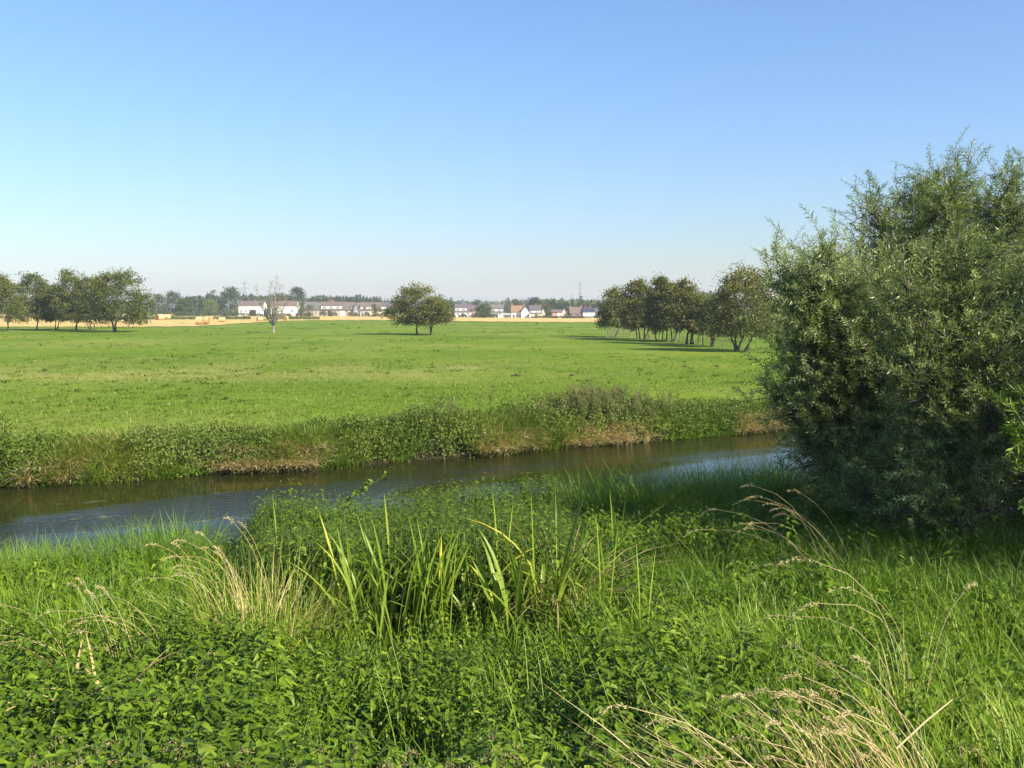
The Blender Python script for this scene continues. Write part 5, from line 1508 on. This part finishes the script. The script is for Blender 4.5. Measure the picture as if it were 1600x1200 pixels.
# yellowing clump left of the irises
st = [(rs.uniform(-.2, .2), rs.uniform(-.15, .15), rs.uniform(1.0, 1.45), LEFT + rs.normal(0, .5), rs.uniform(.08, .3), rs.uniform(.05, .4), rs.uniform(.10, .17)) for _ in range(12)]
dry_clump('dry_grass_clump', 392, 9.4, 'big yellowing grass clump with tall pale stalks, left of the irises', st, 330, 82, .95, (.1, .95), .62, green=420, blean=.24, bmat='yellowgrass')
st = [(rs.uniform(-.15, .15), rs.uniform(-.1, .1), rs.uniform(.9, 1.3), LEFT + rs.normal(0, .6), rs.uniform(.1, .4), rs.uniform(.1, .5), rs.uniform(.10, .16)) for _ in range(6)]
dry_clump('dry_grass_clump', 340, 10.2, 'thin group of nodding dry stalks behind the big yellowing clump', st, 50, 83, .6, (.3, .8), .2, green=60)
# pale drooping heads on the left
for i, (px, D, H, lean, nod, lb) in enumerate([
        (95, 8.6, 1.05, .45, .5, 'dry grass with the highest pale drooping head near the left edge'), (130, 8.3, .95, .55, .4, 'dry grass bowing left with pale heads, just right of the highest head at the left'),
        (265, 8.8, 1.0, .55, .35, 'long dry grass stalks leaning left in the middle of the left grass'), (240, 8.0, .85, .5, .5, 'dry grass with a golden drooping tuft in the left grass'),
        (190, 8.4, 1.0, .25, .1, 'dry grass with thin straight pale stalks rising through the left grass')]):
    st = [(rs.uniform(-.12, .12), rs.uniform(-.1, .1), H * rs.uniform(.85, 1.08), LEFT + rs.normal(0, .35), lean * rs.uniform(.7, 1.2), nod * rs.uniform(.5, 1.2), rs.uniform(.11, .19)) for _ in range(4)]
    dry_clump('dry_grass', px, D, lb, st, 14, 84 + i, .5, (.3, .8), .15)
# dead flattened leaves at the left edge
def dead_leaf_heap(px, D, label, n, seed):
    r = np.random.default_rng(seed); b = ground(px, D); t = empty('dead_iris', tuple(b), label, 'dead leaves')
    for i in range(n):
        v, f, s = ribbon(r.uniform(.35, .7), r.uniform(.02, .035), r.uniform(0, 6.28), r.uniform(.2, .8), r.uniform(.2, 1.2), r.uniform(-1, 1), kink=r.uniform(.5, .8) if i % 2 else None)
        g = Geo(); g.add(v + np.array([r.normal(0, .16), r.normal(0, .1), r.uniform(.28, .42)]), f, float(np.clip(r.normal(.3, .15), 0, 1))); g.build('leaf', M['straw'], t, smooth=True)
dead_leaf_heap(92, 6.6, 'tan dead folded iris leaves in the grass near the left edge', 11, 91)
dead_leaf_heap(165, 6.9, 'short tan dead leaf stubs right of the folded dead leaves', 8, 92)
# stalks against the dark willow
st = [(rs.uniform(-.25, .25), rs.uniform(-.2, .2), rs.uniform(1.1, 1.75), LEFT + rs.normal(0, .25), rs.uniform(.2, .75), rs.uniform(.1, .35), rs.uniform(.16, .24)) for _ in range(13)]
dry_clump('dry_grass_clump', 1335, 11.6, 'tall pale stalks fanning left against the dark willow', st, 60, 93, .75, (.2, .8), .3, green=150)
st = [(rs.uniform(-.1, .1), rs.uniform(-.1, .1), rs.uniform(.9, 1.15), LEFT + rs.normal(0, .3), rs.uniform(.3, .6), rs.uniform(.2, .5), .15) for _ in range(4)]
dry_clump('dry_grass', 1120, 17.5, 'few pale nodding heads at the edge of the blue water', st, 12, 94, .5)
# nodding stalks on the right
st = [(0, 0, 1.62, LEFT, .10, .28, .26), (.03, .05, 1.45, LEFT + .2, .05, .40, .22), (-.02, .08, 1.3, LEFT - .3, .08, .5, .22), (.06, .02, 1.25, .3, .1, .15, .14), (.05, .06, 1.35, LEFT, .03, .25, .2)]
dry_clump('dry_grass', 1440, 6.1, 'tall dry stalks with big hooked seed heads at the right', st, 50, 95, .9, (.2, .8), .10, green=20, bmat='yellowgrass')
# dry clump in the bottom right corner
st = [(rs.uniform(-.3, .28), rs.uniform(-.2, .2), rs.uniform(.8, 1.3), LEFT + rs.normal(0, .5), rs.uniform(.12, .5), rs.uniform(.05, .4), rs.uniform(.07, .12)) for _ in range(38)]
dry_clump('dry_grass_clump', 1455, 3.7, 'large straw-coloured dead grass clump in the bottom right corner', st, 620, 96, .92, (.3, 1.0), .46, green=90, blean=.45, baz=LEFT + .3)
st = [(rs.uniform(-.2, .2), rs.uniform(-.15, .15), rs.uniform(.5, .75), LEFT + rs.normal(0, .5), rs.uniform(.3, .6), rs.uniform(.05, .4), rs.uniform(.08, .14)) for _ in range(10)]
dry_clump('dry_grass_clump', 1290, 3.5, 'low straw-coloured dead grass spreading left of the large corner clump', st, 90, 97, .5, (.2, .8), .32, green=60, blean=.8, baz=LEFT)
b = at(1400, 1170, 3.6); e = at(1488, 1093, 3.7)
g = Geo(); polytube(g, [b, (b + e) / 2 + np.array([0, 0, .006]), e], [.0045, .004, .0025], 6, .8); o = g.build('broken_stalk', M['straw'], smooth=True); tag(o, 'thick pale broken stalk slanting up to the right in the corner clump', 'stalk')

# climbing shoot against the dark water
def shoot():
    b = ground(548, 12.2); r = np.random.default_rng(98)
    t = empty('climbing_shoot', tuple(b), 'long leafy climbing shoot arching up to the right against the dark water', 'wild plant')
    P = np.array([b * 0, at(536, 792, 12.2) - b, at(560, 768, 12.2) - b, at(584, 754, 12.2) - b, at(606, 741, 12.2) - b])
    g = Geo(); polytube(g, P, [.007, .006, .005, .004, .002], 5); g.build('stem', M['stem'], t)
    u = r.uniform(.25, 1, 46); pos = np.stack([np.interp(u * 4, range(5), P[:, i]) for i in range(3)], 1)
    for i, p in enumerate(pos):
        pass
    g = Geo(); leaves(g, pos, r.normal(0, 1, (46, 3)), unit(r.normal(0, .5, (46, 3)) + np.array([0, 0, 1.0])), r.uniform(.05, .10, 46), r.uniform(.03, .06, 46), np.clip(r.normal(.6, .15, 46), 0, 1)); g.build('leaves', M['nettle'], t)
shoot()
